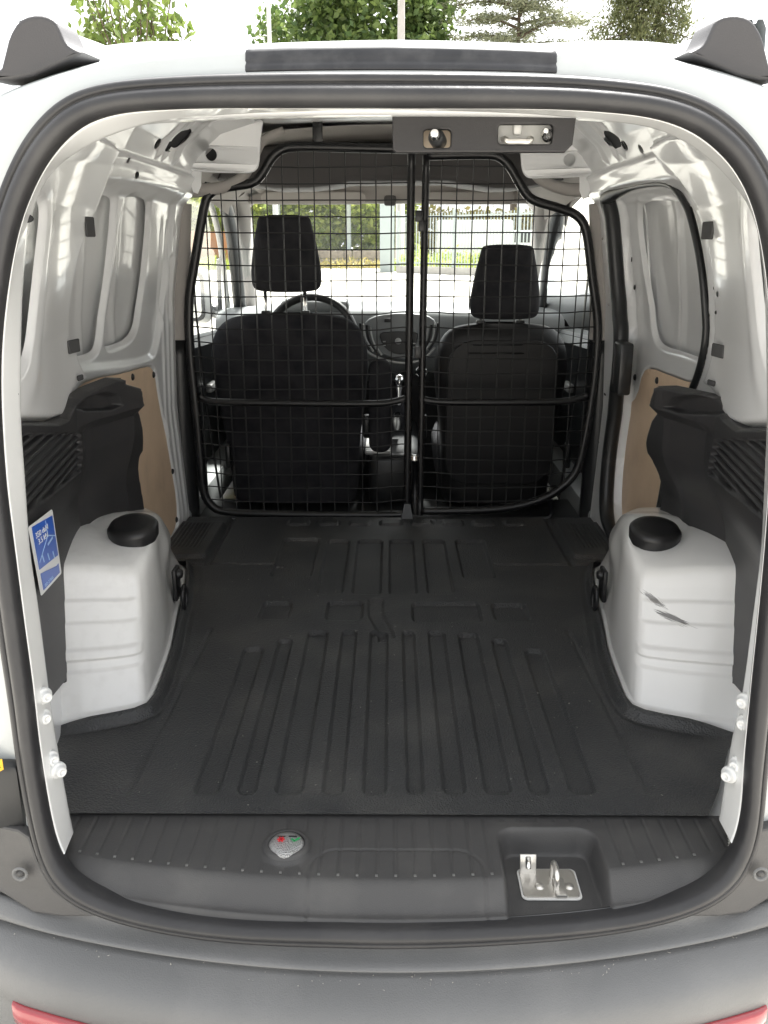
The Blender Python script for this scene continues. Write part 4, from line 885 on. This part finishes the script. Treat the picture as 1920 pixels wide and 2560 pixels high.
# seats
def loft(rows, n=3.2, m=40):
    P = np.zeros((m, len(rows), 3))
    for j, (z, cx, hw, cy, ht) in enumerate(rows):
        for k in range(m):
            w = 2*math.pi*k/m; c, s_ = math.cos(w), math.sin(w)
            P[k, j] = (cx+hw*math.copysign(abs(c)**(2/n), c), cy+ht*math.copysign(abs(s_)**(2/n), s_), z)
    return P
def seat(cx, w, top, hb, ht, lab, m_back, m_head, lean=.12):
    yy_ = lambda z: 3.245-lean*(z-.3)
    zs = [-.02, .0, .10, .25, .40, top-.18, top-.12, top-.07, top-.035, top-.012, top]
    hw = [.80, .84, .86, .90, .97, 1.0, .985, .93, .83, .66, .30]
    rows = [(z, cx, w/2*k_, yy_(z), .075*(1 if z < top-.05 else (.85 if z < top-.02 else .55))) for z, k_ in zip(zs, hw)]
    P = loft(rows); r = np.array(P); o = None
    P = np.stack([cr(P[k], 44) for k in range(P.shape[0])], 0)
    o = mk_grid('seat', P, m_back, van, cu=True, label=lab)
    zc = (hb+ht)/2
    hrows = []
    for t, k_, th in ((0, .35, .3), (.02, .80, .7), (.06, .95, .9), (.14, 1.0, 1), (.3, 1.0, 1), (.6, .90, .95), (.85, .78, .88), (.93, .74, .8), (.98, .66, .6), (1.0, .3, .3)):
        z = hb+(ht-hb)*t; hrows.append((z, cx+.002, .120*k_, yy_(z)-.012, .052*th))
    H = loft(hrows, 4.0); H = np.stack([cr(H[k], 40) for k in range(H.shape[0])], 0)
    hr = mk_grid('headrest', H, m_head, o, cu=True)
    for dx in (-.078, .062):
        tube('headrest_post', [(cx+dx, yy_(top)+.0, top-.03), (cx+dx, yy_(hb)-.005, hb+.03)], .0065, M['chrome'], o, ns=8)
        box('post_collar', (cx+dx, yy_(top), top+.002), (.032, .03, .014), M['dashd'], o, .004)
    cu_ = loft([(-.02, cx, w*.42, 3.55, .26), (.06, cx, w*.46, 3.54, .28), (.16, cx, w*.48, 3.53, .29), (.20, cx, w*.45, 3.53, .27), (.215, cx, w*.3, 3.53, .18)], 3.5); mk_grid('seat_cushion', cu_, M['fabric'], o, cu=True)
    return o
s1 = seat(-.362, .565, .688, .762, 1.018, 'driver seat with headrest on two steel posts', M['fabric'], M['fabric'])
s2 = seat(.402, .480, .655, .668, .922, 'passenger seat with smooth black back shell', M['seatplastic'], M['fabric'])
plate('seat_back_shell', [rect(.205, .06, .60, .60, .09)], .012, .004, lambda u, v, w: (u, 3.245-.12*(v-.3)-.079+w, v), M['seatplastic'], s2, res=2)
for z, a_ in ((.585, .11), (.555, .12)): tube('shell_rib', [(.40-a_, 3.245-.12*(z-.3)-.086, z), (.40+a_*.6, 3.245-.12*(z-.3)-.086, z)], .003, M['black'], s2)
# belt reels and seat side bits glimpsed beside the seats
for s in (-1, 1):
    box('belt_buckle', (s*.105+.02, 3.25, .27), (.028, .03, .09), M['dashd'], van, .008)
    box('seat_side_lever', (-.60 if s < 0 else .66, 3.2, .17), (.02, .06, .09), M['dashd'], van, .008)
    # belt webbing along the pillar
    tube('seat_belt', cr([(s*.665, 3.03, 1.0), (s*.655, 3.06, .6), (s*.64, 3.12, .2), (s*.63, 3.15, .02)], 20), .018, M['trim'], van, ns=6, flat=.12)

# ================================================================== the place around
GZ = -.58
hfield('ground', np.linspace(-250, 250, 60), np.linspace(-120, 380, 60), lambda U, V: np.stack([U, V, np.full(U.shape, GZ)], -1), M['ground'], None, kind='structure', label='pale beige paved yard')
def leaf_mat(name, c1, c2, trans=.35):
    m = bpy.data.materials.new(name); m.use_nodes = True; n = m.node_tree; b = n.nodes['Principled BSDF']; b.inputs['Roughness'].default_value = .55
    g = n.nodes.new('ShaderNodeNewGeometry'); x = n.nodes.new('ShaderNodeMix'); x.data_type = 'RGBA'
    n.links.new(g.outputs['Random Per Island'], x.inputs[0]); x.inputs[6].default_value = (*c1, 1); x.inputs[7].default_value = (*c2, 1)
    n.links.new(x.outputs[2], b.inputs['Base Color']); t = n.nodes.new('ShaderNodeBsdfTranslucent'); n.links.new(x.outputs[2], t.inputs[0])
    ms = n.nodes.new('ShaderNodeMixShader'); ms.inputs[0].default_value = trans; n.links.new(b.outputs[0], ms.inputs[1]); n.links.new(t.outputs[0], ms.inputs[2])
    n.links.new(ms.outputs[0], n.nodes['Material Output'].inputs['Surface']); return m
M['leaf_a'] = leaf_mat('leaf_fresh', (.09, .14, .025), (.15, .20, .04)); M['leaf_b'] = leaf_mat('leaf_green', (.06, .11, .03), (.16, .22, .06))
M['leaf_c'] = leaf_mat('leaf_cedar', (.17, .19, .11), (.27, .28, .18), .3); M['leaf_d'] = leaf_mat('leaf_fir', (.08, .10, .035), (.18, .19, .08), .3)
M['leaf_h'] = leaf_mat('leaf_hedge', (.22, .30, .05), (.46, .50, .12), .6); M['leaf_y'] = leaf_mat('leaf_dry', (.26, .24, .06), (.38, .30, .10))
def leaves(cent, n, spread, size, asp=.55, flat=1., droop=0., dirs=None):
    """n leaf quads round each clump centre"""
    cent = np.asarray(cent, float); c = np.repeat(cent, n, 0); N = len(c)
    p = c+rng.normal(size=(N, 3))*np.asarray(spread)
    a = rng.normal(size=(N, 3)); a[:, 2] = a[:, 2]*flat-droop; a /= np.linalg.norm(a, axis=1)[:, None]
    b = np.cross(a, rng.normal(size=(N, 3))); b /= np.linalg.norm(b, axis=1)[:, None]+1e-9
    s = size*(.6+.8*rng.random(N))[:, None]; a *= s; b *= s*asp
    V = np.stack([p-a*.5, p+b*.5, p+a*.5, p-b*.5], 1).reshape(-1, 3)
    return V, np.arange(len(V)).reshape(-1, 4)
def tree(name, base, h, limbs, crownV, mats, label, r0=.2, top=None):
    t = bpy.data.objects.new(name, None); t.location = base; link(t, None, label, 'tree')
    tp = top if top is not None else (base[0], base[1], base[2]+h)
    tr_ = tube('trunk', cr([base, ((base[0]*2+tp[0])/3+.1, (base[1]*2+tp[1])/3, (base[2]*2+tp[2])/3), ((base[0]+2*tp[0])/3-.08, (base[1]+2*tp[1])/3, (base[2]+2*tp[2])/3), tp], 20), np.linspace(r0, r0*.12, 20), M['bark'], t, ns=8)
    for k, (pth, rr_) in enumerate(limbs): tube('limb', pth, np.linspace(rr_, rr_*.25, len(pth)), M['bark'], tr_, ns=5)
    mk_np('crown', crownV[0], crownV[1], mats, t, smooth=False)
    return t
Y1 = 15.
def px3(x, y, Y): return aY(x, y, Y)
# small leafy tree, open sprays
base = np.array((px3(330, 60, Y1)[0], Y1, GZ)); limbs = []; cl = []
for i in range(34):
    tx = rng.uniform(190, 470); tyv = rng.uniform(-160, 150) if i > 11 else rng.uniform(5, 100); tip = px3(tx, tyv, Y1+rng.uniform(-.8, .8))
    st_ = base+np.array((0, 0, rng.uniform(2.6, 3.6))); mid = (st_+tip)/2+np.array((0, 0, -.1))+rng.normal(size=3)*.08
    pth = cr([st_, mid, tip], 10); limbs.append((pth, .025))
    for k in (6, 7, 8, 9): cl.append(pth[k])
tree('young_broadleaf_tree', base, 3.8, limbs, leaves(cl, 7, (.13, .13, .15), .17, .5, .6, .9), M['leaf_a'], 'thin young tree with sparse light green leaf sprays', .09)
# dense round tree
Y2 = 72.; cx = px3(930, 60, Y2)[0]; base = np.array((cx, Y2, GZ)); cl = []
for i in range(520):
    d = rng.normal(size=3); d /= np.linalg.norm(d); r_ = (.55+.45*rng.random()); cl.append(base+np.array((0, 0, 15.6))+d*np.array((7.0, 5.5, 7.6))*r_*(1+.12*math.sin(5*d[0]+3*d[2])))
tree('dense_round_tree', base, 19, [(cr([base+np.array((0, 0, 7.)), base+np.array((a*1.7, b*1.7, 14.))], 6), .2) for a, b in ((2, 1), (-2, .5), (1, -2), (-1.2, -1))], leaves(cl, 46, (.62, .62, .5), .50, .6), M['leaf_b'], 'dense rounded deep green tree behind the concrete pole', .3)
# cedar: flat layered sprays on visible limbs
Y3 = 70.; cx = px3(1300, 60, Y3)[0]; base = np.array((cx, Y3, GZ)); limbs = []; cl = []
for i in range(58):
    z0_ = 6.6+16.5*(i/58); a = i*2.4; L_ = 1.84*(3.9-2.2*(i/58))*(.75+.4*rng.random()); d = np.array((math.cos(a), .7*math.sin(a), 0)); st_ = base+np.array((0, 0, z0_))
    tip = st_+d*L_+np.array((0, 0, .5*rng.random()-.1)); pth = cr([st_, (st_+tip)/2+np.array((0, 0, .35)), tip], 14); limbs.append((pth, .13))
    for k in range(4, 14):
        for _ in range(2): cl.append(pth[k]+rng.normal(size=3)*np.array((.52, .52, .09)))
tree('cedar_tree', base, 24, limbs, leaves(cl, 36, (.46, .46, .12), .31, .28, .45, .1), M['leaf_c'], 'grey green cedar with flat layered branches', .32)
# fir with drooping boughs
Y4 = 68.; cx = px3(1610, 40, Y4)[0]; base = np.array((cx, Y4, GZ)); limbs = []; cl = []
for i in range(80):
    z0_ = 6.5+15.6*(i/80); a = i*2.4; L_ = 1.89*(3.4-2.5*(i/80))*(.8+.35*rng.random()); d = np.array((math.cos(a), .8*math.sin(a), 0)); st_ = base+np.array((0, 0, z0_))
    tip = st_+d*L_+np.array((0, 0, -.55*L_*.5)); pth = cr([st_, (st_+tip)/2+np.array((0, 0, .12)), tip], 12); limbs.append((pth, .085))
    for k in range(3, 12):
        cl.append(pth[k]+np.array((0, 0, -.19))+rng.normal(size=3)*np.array((.25, .25, .12))); cl.append(pth[k]+np.array((0, 0, -.38))+rng.normal(size=3)*np.array((.38, .38, .19)))
tree('fir_tree', base, 22, limbs, leaves(cl, 26, (.24, .24, .38), .36, .24, 1., 1.2), M['leaf_d'], 'dark fir with drooping boughs', .26)
# poles
def pole(name, x, Y, r0, h, m, lab, cat):
    X = px3(x, 50, Y)[0]; o = lathe(name, [(r0*1.3, 0), (r0*1.3, .3), (r0, .32), (r0*.98, h*.55), (r0*.80, h*.552), (r0*.7, h)], m, None, (X, Y, GZ), ns=14, label=lab, cat=cat); return o
M['galv'] = mat('galvanised_pole', (.52, .52, .50), .5, metal=.3)
lp_ = pole('lamp_post', 672, 34., .10, 11., M['galv'], 'slim galvanised lamp post left of the round tree', 'lamp post')
tube('lamp_arm', cr([(lp_.location[0]*0+px3(672, 50, 34.)[0], 34., GZ+10.9), (px3(672, 50, 34.)[0]+.1, 34., GZ+11.3), (px3(672, 50, 34.)[0]+.9, 34., GZ+11.5)], 10), .04, M['galv'], lp_)
pole('concrete_pole', 1003, 52., .25, 17., M['concrete'], 'thick concrete utility pole before the round tree', 'pole')
# hedge seen through the windscreen
cl = []
for i in range(2600):
    x = rng.uniform(-34, 1.5); z = GZ+rng.random()**.8*(4.4+.6*math.sin(x*.8)); y = 60+rng.uniform(-1.2, 1.2)+.4*math.sin(x*2+z); cl.append((x, y, z))
hed = mk_np('hedge', *leaves(cl, 16, (.32, .3, .3), .38, .6), M['leaf_h'], None, smooth=False, label='tall bright green hedge beyond the yard', cat='hedge')
cl = [(rng.uniform(2, 34), 66+rng.uniform(-1, 1), GZ+rng.random()*3.4) for _ in range(1300)]
mk_np('hedge', *leaves(cl, 14, (.4, .3, .3), .42, .6), M['leaf_y'], None, smooth=False, label='dry yellowish bank of shrubs behind the pale fence', cat='hedge')
# terracotta wall and low stone wall before the hedge
box('garden_wall', (-14.5, 54, GZ+1.05), (11, .3, 2.1), M['terracotta'], None, .03, label='terracotta coloured garden wall before the hedge', cat='wall')
sw_o = bpy.data.objects.new('stone_wall', None); sw_o.location = (-4, 57, GZ); link(sw_o, None, 'low rough stone wall at the foot of the hedge', 'wall')
for i in range(34):
    L_ = rng.uniform(.45, .75); x = -7.6+(i % 17)*.5; z = GZ+.26+(i//17)*.5; box('stone', (x, 57+rng.uniform(-.05, .05), z), (L_*.7+.12, .5, .48), M['stone'], sw_o, .06, rot=Matrix.Rotation(R(rng.uniform(-4, 4)), 3, 'Y'))
cl = [(rng.uniform(-7.5, -.5), rng.uniform(53.5, 56), GZ+.15*rng.random()) for _ in range(160)]
mk_np('dry_weeds', *leaves(cl, 12, (.2, .2, .2), .35, .2, 1., -.8), M['leaf_y'], None, smooth=False, kind='stuff', label='yellow weeds before the stone wall')
cl = [(rng.uniform(-22, -9), rng.uniform(51, 53.5), GZ+.35*rng.random()) for _ in range(260)]
mk_np('tall_grass', *leaves(cl, 12, (.2, .2, .25), .45, .2, 1., -.8), M['leaf_h'], None, smooth=False, kind='stuff', label='grass along the garden wall')
cl = [(rng.uniform(.5, 14), rng.uniform(48, 52), GZ+.5*rng.random()) for _ in range(420)]
mk_np('verge_grass', *leaves(cl, 12, (.25, .25, .3), .5, .2, 1., -.8), M['leaf_h'], None, smooth=False, kind='stuff', label='long grass behind the pale fence')
# pale steel fence with its gate post
def fence(p0, p1, n, h, lab):
    p0, p1 = np.array(p0), np.array(p1); o = bpy.data.objects.new('palisade_fence', None); o.location = (*p0, GZ); link(o, None, lab, 'fence')
    me = None; d = p1-p0; ang_ = math.atan2(d[1], d[0])
    for i in range(n):
        q_ = p0+d*i/(n-1)
        if me is None:
            f = box('pale', (q_[0], q_[1], GZ+.35+h/2), (.05, .03, h), M['gate'], o, .006, rot=Matrix.Rotation(ang_, 3, 'Z'), seg=1); me = f; q0_ = q_
        else:
            f = me.copy(); COL.objects.link(f); f.location = (q_[0]-q0_[0], q_[1]-q0_[1], 0)
    for z in (.5, h+.2):
        c_ = (p0+p1)/2; box('rail', (c_[0], c_[1], GZ+z), (np.linalg.norm(d), .05, .07), M['gate'], o, .005, rot=Matrix.Rotation(ang_, 3, 'Z'), seg=1)
    c_ = (p0+p1)/2; box('plinth', (c_[0], c_[1], GZ+.17), (np.linalg.norm(d), .25, .34), M['concrete'], o, .02, rot=Matrix.Rotation(ang_, 3, 'Z'))
    for t_ in (0, .33, .66, 1): q_ = p0+d*t_; box('post', (q_[0], q_[1], GZ+(h+.5)/2), (.12, .12, h+.5), M['gate'], o, .01, rot=Matrix.Rotation(ang_, 3, 'Z'))
    return o
fence((.4, 47.), (8.4, 38.), 62, 2.5, 'pale green steel palisade fence on a concrete plinth')
fence((9.0, 37.4), (13.5, 33.), 40, 2.5, 'steel palisade fence panel seen through the passenger window')
gp = bpy.data.objects.new('gate_post', None); gp.location = (-.6, 48, GZ); link(gp, None, 'wide pale gate post between hedge and fence', 'gate post')
box('column', (-.15, 48, GZ+1.75), (.75, .4, 3.5), M['gate'], gp, .03); box('cap', (-.15, 48, GZ+3.56), (.85, .5, .12), M['gate'], gp, .02)
for x, lab in ((-7.0, 'grey green steel stake in the hedge left of the stone wall'), (-2.6, 'grey green steel stake in the hedge behind the stone wall')): pp = tube('hedge_stake', [(x, 57.9, GZ), (x, 57.9, GZ+3.8)], .16, M['gate'], None, ns=8, label=lab, cat='stake', group='stakes in the hedge')
# white lorry parked behind the fence
tk = bpy.data.objects.new('parked_lorry', None); tk.location = (5.6, 56, GZ); link(tk, None, 'white lorry parked behind the pale fence', 'lorry')
bm = bmesh.new(); box_bm(bm, (5.2, 57.5, GZ+1.75), (4.6, 2.2, 2.1), .12, seg=3); bm_obj('cargo_box', bm, M['paint'], tk)
bm = bmesh.new(); box_bm(bm, (8.1, 57.4, GZ+1.35), (1.5, 2.1, 1.7), .18, seg=3); bm_obj('cab', bm, M['paint'], tk)
box('cab_window', (8.1, 56.33, GZ+1.75), (1.0, .04, .55), M['dashd'], tk, .03); box('grille', (7.3, 56.34, GZ+1.0), (.5, .04, .6), M['dashd'], tk, .03)
for x in (4.0, 5.9, 8.1):
    w_ = lathe('wheel', [(.0, .12), (.22, .12), (.24, .14), (.42, .14), (.45, .08), (.45, -.1)], M['dashd'], tk, (x, 56.5, GZ+.45), axis='Y', ns=24); lathe('rim', [(0, .155), (.15, .15), (.2, .145)], M['zinc'], w_, (x, 56.5, GZ+.45), axis='Y', ns=16)

# grit and crumbs on the liner and bumper
gv, gf = [], []
for i in range(420):
    if i < 300: x, y = rng.uniform(-.5, .5), rng.uniform(1.28, 2.4); z = float(mat_h(np.array([[x]]), np.array([[y]]))[0, 0])
    else:
        x = rng.uniform(-.6, .6); y = .955+.30*x*x+rng.uniform(.05, .085); z = -.0905-.15*max(0, .085-(y-.955-.30*x*x))
    r_ = rng.uniform(.0006, .0015); k = len(gv); o_ = rng.normal(size=(4, 3))*r_
    for q_ in o_: gv.append((x+q_[0], y+q_[1], z+abs(q_[2])*.7))
    gf += [(k, k+1, k+2), (k, k+2, k+3), (k, k+1, k+3), (k+1, k+2, k+3)]
mk('grit', gv, gf, mat('pale_grit', (.42, .40, .36), .9), None, smooth=False, kind='stuff', label='pale grit scattered on the liner and bumper')
